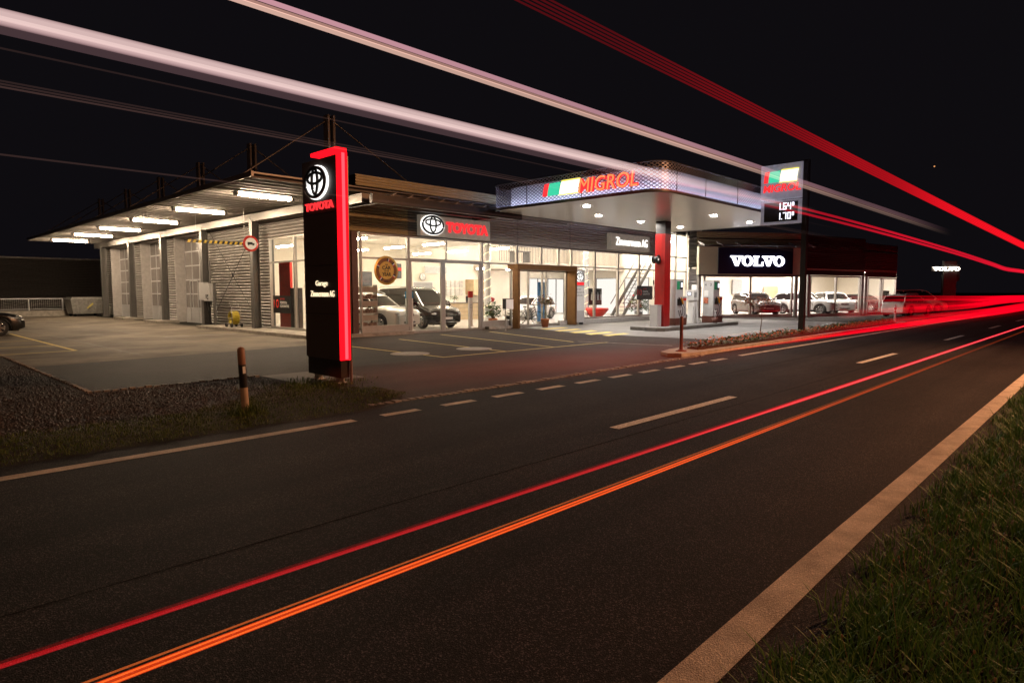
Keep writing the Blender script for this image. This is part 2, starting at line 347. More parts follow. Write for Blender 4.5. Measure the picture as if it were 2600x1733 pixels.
# ------------------------------------------------------------------ grass
def grassmat(name, c):
    m, nt, b = newmat(name); N = nt.nodes; L = nt.links
    g = N.new('ShaderNodeNewGeometry'); r = N.new('ShaderNodeValToRGB')
    r.color_ramp.elements[0].color = (*[v * .55 for v in c], 1); r.color_ramp.elements[1].color = (c[0] * 1.9, c[1] * 1.35, c[2] * 1.1, 1)
    e = r.color_ramp.elements.new(.55); e.color = (*c, 1)
    L.new(g.outputs['Random Per Island'], r.inputs[0]); L.new(r.outputs[0], b.inputs['Base Color'])
    b.inputs['Roughness'].default_value = .5; b.inputs['Specular IOR Level'].default_value = .15
    return m
def grass(name, n, sampler, hmin, hmax, wid, m, label, zf=lambda x, y: 0, segs=2):
    rs = np.random.RandomState(len(name) * 7 + n); X, Y = sampler(rs, n); n = len(X)
    Z = np.array([zf(x, y) for x, y in zip(X, Y)])
    a = rs.uniform(0, 2 * PI, n); h = rs.uniform(hmin, hmax, n) * (.75 + .45 * np.sin(X * 7.3 + 2 * np.sin(Y * 6.1)) * np.cos(Y * 8.7 + X)) * (.6 + .8 * rs.rand(n) ** 2); bend = rs.uniform(.15, .9, n) * h
    wv = wid * rs.uniform(.6, 1.4, n); b = a + rs.uniform(-.5, .5, n) + PI / 2
    cx, cy = np.cos(a), np.sin(a); px, py = np.cos(b), np.sin(b)
    rows = []
    for t, wt in ((0, 1.), (.5, .85), (.85, .5)):
        bx = X + cx * bend * t * t; by = Y + cy * bend * t * t; bz = Z + h * t * (1 - .25 * t)
        rows += [np.stack([bx - px * wv * wt / 2, by - py * wv * wt / 2, bz], 1), np.stack([bx + px * wv * wt / 2, by + py * wv * wt / 2, bz], 1)]
    rows.append(np.stack([X + cx * bend, Y + cy * bend, Z + h * .78], 1))
    V = np.stack(rows, 1).reshape(-1, 3); k = np.arange(n)[:, None] * 7
    F4 = np.concatenate([k + [0, 1, 3, 2], k + [2, 3, 5, 4]], 0); F3 = k + [4, 5, 6]
    me = bpy.data.meshes.new(name); me.from_pydata(V.tolist(), [], F4.tolist() + F3.tolist()); me.materials.append(m)
    me.polygons.foreach_set('use_smooth', [True] * len(me.polygons))
    o = bpy.data.objects.new(name, me); COL.objects.link(o); return tag(o, label, 'grass', kind='stuff')
def bank(x, y):   # near verge swells gently away from the kerb
    t = min(1., max(0., (1.15 - y) / 1.2)); return .10 * t * t * (3 - 2 * t) + .03 * math.sin(x * 1.3 + y) * t
vx = np.arange(-6, 40.1, .5); vy = np.array([1.12, 1.03, .9, .7, .4, 0, -.6, -1.5, -3, -6, -12, -40])
mb = MB(); mb.add([(x, y, bank(x, y) - .015) for x in vx for y in vy], [(i * len(vy) + j + 1, i * len(vy) + j, (i + 1) * len(vy) + j, (i + 1) * len(vy) + j + 1) for i in range(len(vx) - 1) for j in range(len(vy) - 1)], True)
struct('near_verge', mb, 'soil')
gm = grassmat('verge grass', (.10, .23, .055)); gm2 = grassmat('mown grass', (.075, .125, .028))
def samp_near(rs, n):
    d = 1.6 + 13.5 * rs.rand(n) ** 1.45; x = d; y = .98 + .018 * d - rs.rand(n) ** 1.25 * (np.minimum(1.2 + d * .42, 5.5)) + .06 * np.sin(x * 9) + .07 * rs.randn(n)
    # ragged edge and tufts
    y = y + .05 * np.sin(x * 23 + 1.3) + .05 * np.sin(x * 3.1) - .04; k = (np.sin(x * 5.1 + 2 * np.sin(y * 4)) + rs.randn(n) * .9) > -1.1
    k &= (y < 1.1 + .012 * x); return x[k], y[k]
grass('verge_grass', 66000, samp_near, .07, .22, .0065, gm, 'tall green verge grass beside the white edge line', bank)
def samp_tuft(rs, n):
    cx = 1.9 + 12 * rs.rand(150) ** 1.4; cy = .90 + .018 * cx - rs.rand(150) ** 1.6 * (1.0 + cx * .4); i = rs.randint(0, 150, n)
    return cx[i] + .07 * rs.randn(n), np.minimum(cy[i] + .06 * rs.randn(n), 1.24)
grass('long_grass_tufts', 9000, samp_tuft, .14, .32, .0065, gm, 'longer seeding grass tufts standing out of the near verge', bank)
def samp_far(rs, n):
    x = 14 + 40 * rs.rand(n) ** 1.5; y = 1.15 - rs.rand(n) * 3.5; return x, y
grass('verge_grass_beyond', 14000, samp_far, .12, .3, .014, gm, 'green verge grass continuing along the near side of the road', bank)
def samp_strip(rs, n):
    x = -4 + 10.6 * rs.rand(n); lo = np.where(x > 5.2, 8.0 + (x - 5.2) * .6, 8.0); hi = np.where(x > 3.4, 9.65 + (x - 3.4) * .6, 9.65)
    hi = np.minimum(hi, 11.2 - np.maximum(0, x - 5.6) * 1.6)
    y = lo + (hi - lo) * rs.rand(n) + .06 * rs.randn(n); k = y > 7.97; return x[k], y[k]
grass('grass_strip', 30000, samp_strip, .025, .07, .006, gm2, 'low mown grass strip between the far road edge and the gravel', lambda x, y: .02)
grass('grass_tuft', 500, lambda rs, n: (3.9 + .12 * rs.randn(n), 9.06 + .12 * rs.randn(n)), .12, .24, .007, gm2, 'tuft of longer grass round the foot of the marker post')
grass('weeds', 1400, lambda rs, n: (6.1 + .45 * rs.randn(n), 11.0 + .35 * rs.randn(n)), .05, .16, .008, gm2, 'weeds growing round the feet of the lit pylon')
# broad leaves and dry stalks in the near verge
def weedmesh():
    mb = MB(); st = MB()
    for i in range(260):
        x = 1.8 + 9 * random.random() ** 1.3; y = 1.0 - random.random() ** 1.2 * min(1.0 + x * .4, 4); z = bank(x, y) + random.uniform(.05, .13)
        for k in range(random.randint(3, 6)):
            a = random.uniform(0, 6.3); l = random.uniform(.02, .042); d = Vector((math.cos(a), math.sin(a), random.uniform(.1, .6))); s = Vector((-math.sin(a), math.cos(a), 0))
            p = Vector((x, y, z)); mb.add([p, p + d * l * .5 + s * l * .3, p + d * l, p + d * l * .5 - s * l * .3], [(0, 1, 2, 3)])
    for i in range(260):
        x = 1.8 + 8 * random.random() ** 1.3; y = 1.0 - random.random() * min(1.0 + x * .4, 4); z = bank(x, y); h = random.uniform(.14, .3)
        q = Vector((x + random.uniform(-.08, .08), y + random.uniform(-.08, .08), z + h)); st.cyl((x, y, z), q, .0016, 3, .001, False)
        st.ball(q, .006, .006, .011, 5, 4)
    tag(mb.build('broad_leaf_weeds', mat('weed leaf', (.045, .07, .022), .7, var=.4, spec=.1)), 'low broad leaved weeds among the verge grass', 'weeds', kind='stuff')
    tag(st.build('dry_stalks', mat('dry stalk', (.24, .14, .06), .7)), 'thin dry seed stalks standing in the verge grass', 'stalks', kind='stuff')
weedmesh()
# unseen street lamp, added just right of the picture to light verge and edge line
sl = thing('street_lamp', 'added grey street lamp out of view on the right, lighting the near verge', 'street lamp', (20, -4.2, 0))
MB().cyl((0, 0, 0), (0, 0, 8.0), .09, 12, .05).build('pole', 'galv', sl)
MB().tube([(0, 0, 7.95), (-.1, .5, 8.2), (-.2, 1.4, 8.3)], .035).build('arm', 'galv', sl)
hd = MB().box(-.38, -.02, 1.2, 1.8, 8.24, 8.36).build('lamp_head', 'galv', sl)
ld = bpy.data.lights.new('lamp_light', 'SPOT'); ld.energy = 11500; ld.color = (1, .44, .20); ld.shadow_soft_size = .12; ld.spot_size = math.radians(172); ld.spot_blend = .5
lo = bpy.data.objects.new('lamp_light', ld); COL.objects.link(lo); lo.parent = sl; lo.location = (-.2, 1.5, 8.15)
lo.rotation_euler = (Vector((-.75, .12, -1))).to_track_quat('-Z', 'Y').to_euler()
sl2 = copy_tree(sl); sl2.location = (-15, -4.2, 0); sl2['label'] = 'added grey street lamp behind the camera, lighting pylon and sign faces'  # second unseen lamp, added to light the pylon and sign faces
for ch in COL.objects:
    if ch.parent == sl2 and ch.type == 'LIGHT':
        ch.data = ch.data.copy(); ch.data.energy = 2100; ch.rotation_euler = Vector((.8, .35, -1)).to_track_quat('-Z', 'Y').to_euler()
mb = MB(); ln(mb, (-30, 4.28), (34, 4.30), .012, .003); ln(mb, (12, 6.1), (60, 6.2), .02, .003); struct('road_seam', mb, mat('tar seam', (.013, .011, .011), .95, spec=0.))
# ------------------------------------------------------------------ garage building (workshop wing on the left, glazed showroom on the right)
G = thing('garage_building', 'low metal clad garage with lit showroom windows, workshop doors and flat cantilevered roof', 'building', (0, 0, 0))
FY = 21.75; WX = 13.2
# shell
MB().box(13.4, 40.6, 33, 33.2, 0, 6.0).box(26, 26.2, 33.2, 54, 0, 5.2).box(13.3, 26, 54, 54.2, 0, 5.2).box(40.62, 40.8, 25.5, 33.2, 0, 6.0).build('back_wall', 'corr_dark', G)
MB().box(13.35, 40.6, 21.95, 33, -.02, .035).build('showroom_floor', 'tile', G)
MB().box(13.45, 27.0, 32.8, 32.98, .035, 5.2).box(27.0, 40.6, 32.8, 32.98, .035, 6).box(40.45, 40.6, 21.95, 32.8, .035, 6).box(13.3, 13.42, 28.2, 32.8, .035, 5.2).build('inner_wall', 'cream', G)
MB().box(13.3, 27.0, 21.98, 33, 4.62, 4.7).box(27.0, 40.5, 21.98, 33, 5.55, 5.6).box(26.95, 27.0, 22.2, 33, 4.6, 5.6).build('showroom_ceiling', 'ceil', G)
# roof slab: ribbed deck seen from below
mb = MB(); y = 19.5; n = 0
prof = []
while y < 54.3:
    for dy, z in ((0, 5.245), (.16, 5.245), (.20, 5.365), (.52, 5.365)): prof.append((y + dy, z))
    y += .56
vs = []
for y, z in prof: vs += [(8.85, y, z + .0), (26.2, y, z + .0)]
mb.add(vs, [(2 * i, 2 * i + 2, 2 * i + 3, 2 * i + 1) for i in range(len(prof) - 1)])
mb.build('roof_deck', mat('roof deck sheet', (.22, .20, .185), .75, .05, var=.08), G)
MB().box(8.80, 26.2, 19.45, 54.3, 5.37, 5.42).box(8.76, 8.84, 19.42, 54.3, 5.27, 5.43).build('roof_edge', 'beam', G)
MB().box(12.4, 40.6, 21.8, 33.2, 5.62, 5.8).box(26.2, 40.6, 21.9, 33.2, 5.8, 6.1).build('roof', 'darksteel', G)
corr(MB(), (12.35, 19.3), (20.4, 19.3), 5.42, 5.80, .095, .02).build('roof_fascia', 'corr_olive', G)
MB().box(12.35, 20.4, 19.34, 21.7, 5.43, 5.79).build('roof_overhang', 'darksteel', G)
# posts, ring beam, masts and stays
for y in (28.2, 34, 40, 46, 52.3):
    c = MB().box(12.62, 12.92, y - .13, y + .13, 5.0, 5.02); c = MB()
    c.box(12.60, 12.63, y - .15, y + .15, .1, 5.0).box(12.89, 12.92, y - .15, y + .15, .1, 5.0).box(12.63, 12.89, y - .012, y + .012, .1, 5.0).box(12.56, 12.96, y - .2, y + .2, .0, .1)
    c.build('column', 'steel', G)
MB().box(12.62, 12.66, 19.35, 54, 4.86, 5.18).box(12.86, 12.9, 19.35, 54, 4.86, 5.18).box(12.66, 12.86, 19.35, 54, 5.12, 5.18).box(12.60, 12.92, 19.32, 19.35, 4.86, 5.18).build('ring_beam', 'beam', G)
for i, y in enumerate((21.65, 28.2, 34.1, 40, 46.2, 52.3)):
    m_ = MB().box(12.62, 12.70, y - .16, y + .16, 5.42, 8.25).box(12.84, 12.92, y - .16, y + .16, 5.42, 8.25).build('mast', mat('mast steel', (.16, .145, .135), .5, .2), G)
    s_ = MB()
    for x, zz in ((9.1, 5.43), (17.2, 5.82 if i == 0 else 5.45)): s_.cyl((12.77, y, 8.15), (x, y, zz), .028, 6)
    s_.build('stay_cable', 'beam', m_)
# wing wall: ribbed strips and recessed doors
zt = 5.28
def wallx(y0, y1, z0, z1): corr(MB(), (WX, y0), (WX, y1), z0, z1, .14, .05, (-1, 0, 0)).build('corrugated_wall', 'alum', G)
wallx(27.65, 35.0, .12, zt)
wallx(39.5, 40.95, .12, zt); wallx(45.5, 46.95, .12, zt); wallx(52.1, 54, .12, zt)
for a, b in ((35.0, 39.5), (40.95, 45.5), (46.95, 52.1)): wallx(a, b, 4.9, zt)
wallx(21.9, 27.65, 4.15, zt)
for i, (a, b) in enumerate(((35.0, 39.5), (40.95, 45.5), (46.95, 52.1))):
    MB().box(WX - .03, 13.85, b - .06, b, .02, 4.92).box(WX - .03, 13.85, a, a + .06, .02, 4.92).box(WX - .03, 13.85, a + .06, b - .06, 4.86, 4.92).build('door_reveal', mat('door reveal', (.46, .44, .43), .55), G)
    fr = MB(); nx = 4; nz = 6; W_ = b - a - .14
    for k in range(nx + 1): yy = a + .07 + W_ * k / nx; fr.box(13.70, 13.76, yy - .03, yy + .03, .04, 4.86)
    for k in range(nz + 1): zz = .04 + 4.79 * k / nz; fr.box(13.69, 13.75, a + .1, b - .1, zz - .035, zz + .035)
    if i == 0: fr.box(13.67, 13.70, 37.5, 38.7, 2.35, 2.43).box(13.67, 13.70, 37.48, 37.56, .1, 2.35).box(13.67, 13.70, 38.64, 38.72, .1, 2.35)
    d = fr.build('sectional_door', 'lgrey', G)
    MB().box(13.72, 13.74, a + .1, b - .1, .75, 4.84).build('pane', mat('milky door pane', (.20, .185, .18), .18, var=.12, scale=2), d)
    MB().box(13.71, 13.75, a + .1, b - .1, .05, .8).build('panel', 'lgrey', d)
MB().box(13.3, 13.42, 27.7, 35, .02, 5.28).box(13.86, 14.0, 35, 54, .02, 5.3).build('wing_backing', 'steel', G)
# wing windows
def window(p0, p1, z0, ztr, z1, splits, name='window', d=.05, low=True):
    """glazed bay in plan from p0 to p1, transom at ztr; splits = fractions for extra posts (frac, zlo, zhi)"""
    P = Vector((*p0, 0)); Q = Vector((*p1, 0)); D = Q - P; L = D.length; D.normalize(); Nn = Vector((D.y, -D.x, 0))
    f = MB()
    def post(t, a, b, wd=d): c = P + D * t; f.obox((c.x, c.y, (a + b) / 2), D, Nn, (0, 0, 1), wd / 2, .06, (b - a) / 2)
    def rail(z, hh=d, s=0, e=1): c = P + D * L * (s + e) / 2; f.obox((c.x, c.y, z), D, Nn, (0, 0, 1), L * (e - s) / 2 - .01, .055, hh / 2)
    post(.03, z0, z1, .06); post(L - .03, z0, z1, .06); rail(z0 + .05, .1); rail(z1 - .03, .06)
    if ztr: rail(ztr, .07)
    for t, a, b in splits: post(L * t, a, b)
    w_ = f.build(name, 'alu', G)
    g = MB(); g.add([(P.x, P.y, z0 + .05), (Q.x, Q.y, z0 + .05), (Q.x, Q.y, z1), (P.x, P.y, z1)], [(0, 1, 2, 3)]); g.build('pane', 'glass', w_)
    return w_
window((WX, 27.62), (WX, 25.35), .12, 3.05, 4.12, [])
window((WX, 25.35), (WX, 23.1), .12, 3.05, 4.12, [])
window((WX, 23.1), (WX, 21.95), .12, 3.05, 4.12, [])
# front fascia and facade bays
def fx(x): return x * FY / (21.6 + .014 * (x - 13.5))
corr(MB(), (13.2, FY - .05), (16.35, FY - .05), 4.10, 5.42, .11, .028).build('fascia', 'corr_olive', G)
corr(MB(), (16.37, FY - .03), (20.3, FY - .03), 4.10, 5.42, .11, .028).build('fascia', 'corr_dark', G)
for a, b in ((20.3, 23.0), (23.0, 27.1), (27.1, 31.6), (31.6, fx(36.3))):
    corr(MB(), (a + .012, FY - .05), (b - .012, FY - .05), 4.10, 5.62, .127, .034).build('fascia', mat('pale ribbed sheet', (.62, .60, .57), .5, .1, var=.08), G)
MB().box(13.2, fx(36.3), FY, FY + .12, 4.08, 5.62).build('fascia_backing', 'steel', G)
MB().box(13.22, 13.92, FY - .04, FY + .06, .04, 4.1).box(13.4, 13.48, FY - .12, FY - .05, .1, 4.1).box(13.62, 13.68, FY - .1, FY - .05, .1, 4.1).build('corner_panel', mat('dark red grey panel', (.10, .055, .05), .4, .3), G)
X = [13.95, 16.28, 20.55, 22.95]
X = [fx(x) for x in X]
window((X[0], FY), (X[1], FY), .30, 3.1, 4.07, [])
MB().box(X[0] + .02, X[1] - .02, FY - .05, FY + .05, .02, .30).build('sill_panel', 'alu', G)
# tall sliding door bay
dw = window((X[1], FY), (X[2], FY), .0, None, 4.07, [(.49, 3.16, 4.05)], 'sliding_door_bay')
MB().box(X[1] + .06, X[2] - .06, FY - .07, FY + .06, 3.02, 3.17).box(18.12, 18.36, FY - .05, FY + .03, .04, 3.02).box(X[1] + .07, X[1] + .15, FY - .05, FY + .03, .04, 3.02).box(X[2] - .2, X[2] - .07, FY - .05, FY + .03, .04, 3.02).build('door_frame', 'alu', dw)
window((X[2], FY), (X[3], FY), .30, 3.1, 4.07, [])
MB().box(X[2] + .02, X[3] - .02, FY - .05, FY + .05, .02, .30).build('sill_panel', 'alu', G)
B2 = [fx(v) for v in (22.97, 24.8, 26.2, 27.3, 29.48, 31.82, 34.13, 36.4)]
for i in range(len(B2) - 1):
    if i < 3: window((B2[i], FY), (B2[i + 1], FY), 3.05, None, 4.07, [])
    else: window((B2[i], FY), (B2[i + 1], FY), .25, 3.12, 4.07, [])
window((fx(36.4), FY), (fx(38.7), FY), .25, 3.12, 6.0, [(.02, .3, 6)]); window((fx(38.7), FY), (fx(40.25), FY), .25, 3.12, 6.0, [])
MB().box(fx(36.4), fx(40.25), FY - .05, FY + .05, 4.02, 4.09).build('transom', 'alu', G)
corr(MB(), (fx(40.28), FY - .2), (41.2, FY - .4), .1, 6.0, .25, .02).build('end_panel', 'lgrey', G)
MB().box(26.1, fx(36.4), FY - .22, FY - .06, .0, .24).box(fx(36.4), 40.2, FY - .12, FY - .06, .0, .24).build('plinth', mat('pale plinth', (.50, .48, .46), .7, var=.1), G)
for k_ in ((11.75, 16.35, 21.35, FY - .08), (11.75, 13.12, FY - .08, 32.6), (11.95, 13.12, 38.9, 41.3), (11.95, 13.12, 45.2, 47.3), (20.75, 22.25, 21.4, FY - .08)): MB().box(*k_, -.01, .13).build('kerb', 'kerb', G)
# entrance portal
px0, px1, py0 = 22.28, 26.85, 21.0
MB().box(px0, px0 + .16, py0, FY - .4, 0, 2.84).box(px1 - .16, px1, py0, FY - .07, 0.02, 2.84).box(px0, px1, py0, FY - .07, 2.84, 3.08).build('portal_frame', 'bronze', G)
window((px0 + .16, FY - .1), (px1 - .16, FY - .1), .03, None, 2.84, [(.30, .05, 2.8), (.55, .05, 2.8), (.62, .05, 2.8)], 'entrance_door', .045)
# awning of slanted louvres above the showroom front
aw = MB(); aw.box(12.55, 20.0, 18.62, 18.78, 4.78, 5.08).box(12.9, 19.9, 20.42, 20.55, 4.95, 5.12).box(12.92, 13.0, 18.78, 21.6, 4.80, 5.04).box(19.86, 20.0, 18.78, 21.6, 4.97, 5.1)
A = aw.build('awning', 'darksteel', G)
for i in range(9):
    x = 13.55 + i * .74
    MB().obox((x, 19.6, 5.16), (1, 0, .55), (0, 1, 0), (-.55, 0, 1), .17, .80, .012).build('louvre', 'alum', A)
# interior: columns with light strings, mezzanine, stair
for x, y in ((23.15, 24.0), (31.9, 24.3)):
    MB().cyl((x, y, .04), (x, y, 4.62 if x < 27 else 5.55), .17, 20).build('interior_column', 'white', G)
    pts = [(x + .185 * math.cos(t), y + .185 * math.sin(t), .3 + 4.1 * t / (2 * PI * 9)) for t in np.linspace(0, 2 * PI * 9, 150)]
    MB().tube(pts, .008, 4).build('light_string', emit('light string', (1., .82, .5), 3.5), G)
MB().box(30.3, 40.4, 27.2, 32.8, 3.30, 3.62).build('mezzanine', mat('mezzanine edge', (.60, .53, .46), .7), G)
r = MB(); r.box(27.3, 40.3, 27.28, 27.32, 4.55, 4.62)
for k in range(88): r.box(27.35 + k * .147, 27.37 + k * .147, 27.29, 27.31, 3.62, 4.56)
r.build('balustrade', 'steel', G)
st = MB(); st.obox((38.0, 25.35, 1.9), (1, 0, 1.02), (0, 1, 0), (-1.02, 0, 1), 2.5, .03, .13).obox((38.0, 24.45, 1.9), (1, 0, 1.02), (0, 1, 0), (-1.02, 0, 1), 2.5, .03, .13)
st.bar((36.2, 24.4, .95), (39.7, 24.4, 4.5), .05).bar((36.2, 25.4, .95), (39.7, 25.4, 4.5), .05)
for k in range(14): st.box(36.25 + k * .25, 36.53 + k * .25, 24.45, 25.35, .22 + k * .255, .25 + k * .255)
for k in range(6): st.bar((36.4 + k * .62, 24.4, .4 + k * .63), (36.4 + k * .62, 24.4, 1.2 + k * .63), .025)
st.build('staircase', 'steel', G)
ow = MB()
for x in (35.9, 38.1): ow.box(x, x + 2.0, 32.74, 32.79, .1, 2.75)
for y in (30.4, 27.6, 25.0): ow.box(40.40, 40.44, y, y + 2.1, .1, 2.75)
ow.build('lit_back_window', emit('lit office glass', (1., .93, .86), 1.15), G)
fr = MB()
for x in (35.9, 38.1):
    for a in (0, 1.0, 1.96): fr.box(x + a, x + a + .05, 32.68, 32.74, .1, 2.75)
    fr.box(x, x + 2.0, 32.68, 32.735, 2.751, 2.80)
for y in (30.4, 27.6, 25.0):
    for a in (0, 2.06): fr.box(40.36, 40.40, y + a, y + a + .05, .1, 2.75)
    fr.box(40.36, 40.395, y, y + 2.1, 2.751, 2.80)
fr.build('office_frame', 'steel', G)
# ceiling lamps inside (hung on wires in the left part)
for x in (15.3, 19.6, 23.9):
    for y in (24.0, 27.2, 30.4):
        l_ = MB().box(x - .07, x + .07, y - .75, y + .75, 3.98, 4.05).build('ceiling_lamp', 'lampin', G)
        MB().box(x - .09, x + .09, y - .8, y + .8, 4.051, 4.10).cyl((x, y - .4, 4.1), (x, y - .4, 4.62), .006, 4).cyl((x, y + .4, 4.1), (x, y + .4, 4.62), .006, 4).build('lamp_housing', 'white', l_)
for x in (29, 32.5, 36, 39):
    for y in (23.2, 25.6):
        l_ = MB().box(x - .08, x + .08, y - .75, y + .75, 5.1, 5.2).build('ceiling_lamp', 'lampw', G)
for x in (28.6, 31.3, 34.2, 37.4):
    MB().box(x - .5, x + .5, 29.9, 30.1, 3.2, 3.28).build('ceiling_lamp', 'lampw', G)
for x in (29.5, 34, 38.4):
    MB().box(x - .5, x + .5, 29.9, 30.1, 5.35, 5.45).build('ceiling_lamp', 'lampw', G)
# strip lamps under the wing roof
for y in (22.35, 28.35, 34.0, 39.7, 45.1, 50.9):
    l_ = MB().obox((10.55, y, 5.14), (1, 0, 0), (0, 1, 0), (0, 0, 1), .95, .085, .05).build('strip_lamp', 'lamp', G)
    MB().box(9.45, 11.65, y - .24, y + .24, 5.195, 5.225).box(9.6, 11.5, y - .05, y + .05, 5.225, 5.27).build('lamp_housing', 'darksteel', l_)  # wide dark plate, shaped to keep lamp light off the roof deck
    for a in (9.47, 11.52): MB().box(a, a + .11, y - .1, y + .1, 5.08, 5.19).build('end_cap', 'beam', l_)
# cross bracing of the wing wall and a small wall lamp
MB().cyl((12.98, 28.4, 4.8), (12.98, 33.8, .3), .012, 5).cyl((12.98, 33.8, 4.8), (12.98, 28.4, .3), .012, 5).cyl((12.96, 31.1, 2.55), (12.99, 31.1, 2.55), .1, 12).build('wind_bracing', 'darksteel', G)
MB().cyl((12.95, 40.6, 4.9), (12.95, 40.6, 4.1), .05, 8).ball((12.95, 40.6, 4.1), .1).build('cable_hose', 'black', G)

# ------------------------------------------------------------------ fuel station canopy
K = thing('station_canopy', 'flat fuel station canopy with perforated metal fascia and red pillar', 'canopy', (26.45, 15.65, 0))
def kp(mb, name, m, parent=K): o = mb.build(name, m); o.parent = parent; o.location = -Vector(K.location) if parent is K else (0, 0, 0); return o
cx0, cx1, cy0, cy1, cz0, cz1 = 18.2, 31.45, 10.9, 18.8, 5.0, 5.97
def rrect(x0, x1, y0, y1, r, n=10):
    P = []
    for (cx, cy, a0) in ((x0 + r, y0 + r, PI), (x1 - r, y0 + r, 1.5 * PI), (x1 - r, y1 - r, 0), (x0 + r, y1 - r, .5 * PI)):
        for i in range(n + 1): a = a0 + .5 * PI * i / n; P.append((cx + r * math.cos(a), cy + r * math.sin(a)))
    return P
kp(MB().prism(rrect(cx0 + .06, cx1 - .06, cy0 + .06, cy1 - .06, .9), cz0, cz0 + .05), 'soffit', mat('soffit', (.60, .58, .55), .28, .35, var=.02))
kp(MB().prism(rrect(cx0 + .48, cx1 - .48, cy0 + .48, cy1 - .48, .6), cz0 + .05, cz1 - .08), 'canopy_core', 'white')
def meshmat():
    m, nt, b = newmat('expanded metal'); N = nt.nodes; L = nt.links
    tc = N.new('ShaderNodeUVMap'); sx = N.new('ShaderNodeSeparateXYZ'); L.new(tc.outputs[0], sx.inputs[0])
    def mth(op, a, b_=None):
        n = N.new('ShaderNodeMath'); n.operation = op
        for i, q in enumerate((a, b_)):
            if q is None: continue
            if isinstance(q, (int, float)): n.inputs[i].default_value = q
            else: L.new(q, n.inputs[i])
        return n.outputs[0]
    u = mth('MULTIPLY', sx.outputs[0], PI / .092); v = mth('MULTIPLY', sx.outputs[1], PI / .060)
    s = mth('ADD', mth('COSINE', mth('MULTIPLY', u, 1)), mth('COSINE', mth('MULTIPLY', v, 1)))
    hole = mth('GREATER_THAN', mth('ABSOLUTE', s), .80)
    t = N.new('ShaderNodeBsdfTransparent'); mx = N.new('ShaderNodeMixShader'); L.new(hole, mx.inputs[0]); L.new(b.outputs[0], mx.inputs[1]); L.new(t.outputs[0], mx.inputs[2])
    L.new(mx.outputs[0], N['Material Output'].inputs[0])
    b.inputs['Base Color'].default_value = (.26, .25, .28, 1); b.inputs['Metallic'].default_value = .3; b.inputs['Roughness'].default_value = .4
    return m
MESHM = meshmat()
P = rrect(cx0, cx1, cy0, cy1, .75); P = P[10:] + P[:11]
me = bpy.data.meshes.new('perforated_fascia'); vs = []; uv = []; s = 0.; ring = rrect(cx0, cx1, cy0, cy1, .75); ring.append(ring[0])
for i, p in enumerate(ring):
    if i: s += math.dist(p, ring[i - 1])
    vs += [(*p, cz0 + .02), (*p, cz1)]; uv += [(s, 0), (s, cz1 - cz0)]
fs = [(2 * i, 2 * i + 2, 2 * i + 3, 2 * i + 1) for i in range(len(ring) - 1)]
me.from_pydata(vs, [], fs); ul = me.uv_layers.new(name='UVMap')
for p in me.polygons:
    for li in p.loop_indices: ul.data[li].uv = uv[me.loops[li].vertex_index]
me.materials.append(MESHM); o = bpy.data.objects.new('perforated_fascia', me); COL.objects.link(o); o.parent = K; o.location = -Vector(K.location)
e = MB()
rr = rrect(cx0 - .015, cx1 + .015, cy0 - .015, cy1 + .015, .75); rr3 = [(*p, cz0) for p in rr]
e.tube(rr3, .03, 6, True); e.add([(*p, z) for p in rr for z in (cz0, cz0 + .085)], [(2 * i, (2 * i + 2) % (2 * len(rr)), (2 * i + 3) % (2 * len(rr)), 2 * i + 1) for i in range(len(rr))]); e.tube([(*p, cz1) for p in rr], .022, 6, True)
for (x, y) in ((cx0 - .01, 16.69), (cx0 - .01, 14.06), (cx0 - .01, 12.0), (19.2, cy0 - .01), (21.21, cy0 - .01), (23.77, cy0 - .01), (26.3, cy0 - .01), (28.9, cy0 - .01)): e.box(x - .012, x + .012, y - .012, y + .012, cz0, cz1)
kp(e, 'fascia_trim', 'steel')
kp(MB().tube([(*p, cz0 + .075) for p in rrect(cx0 + .17, cx1 - .17, cy0 + .17, cy1 - .17, .9)], .018, 6, True), 'led_strip', 'led')
for x, y in ((19.6, 14.9), (25.67, 16.37), (29.16, 16.3), (25.8, 12.86), (29.29, 12.8), (22.4, 16.4)):
    kp(MB().lathe([(0, cz0 - .035), (.13, cz0 - .03), (.15, cz0 - .015)], (x, y, 0), n=20), 'downlight', 'downl')
    kp(MB().lathe([(.15, cz0 - .045), (.21, cz0 - .035), (.22, cz0 - .002)], (x, y, 0), n=24), 'downlight_rim', 'lgrey')
pl = kp(MB().box(26.2, 26.72, 15.4, 15.92, .15, 4.42).box(26.19, 26.2, 15.52, 15.80, .15, 4.42), 'pillar', 'red')
kp(MB().box(26.21, 26.71, 15.41, 15.91, 4.42, 5.0), 'pillar_top', 'darksteel')
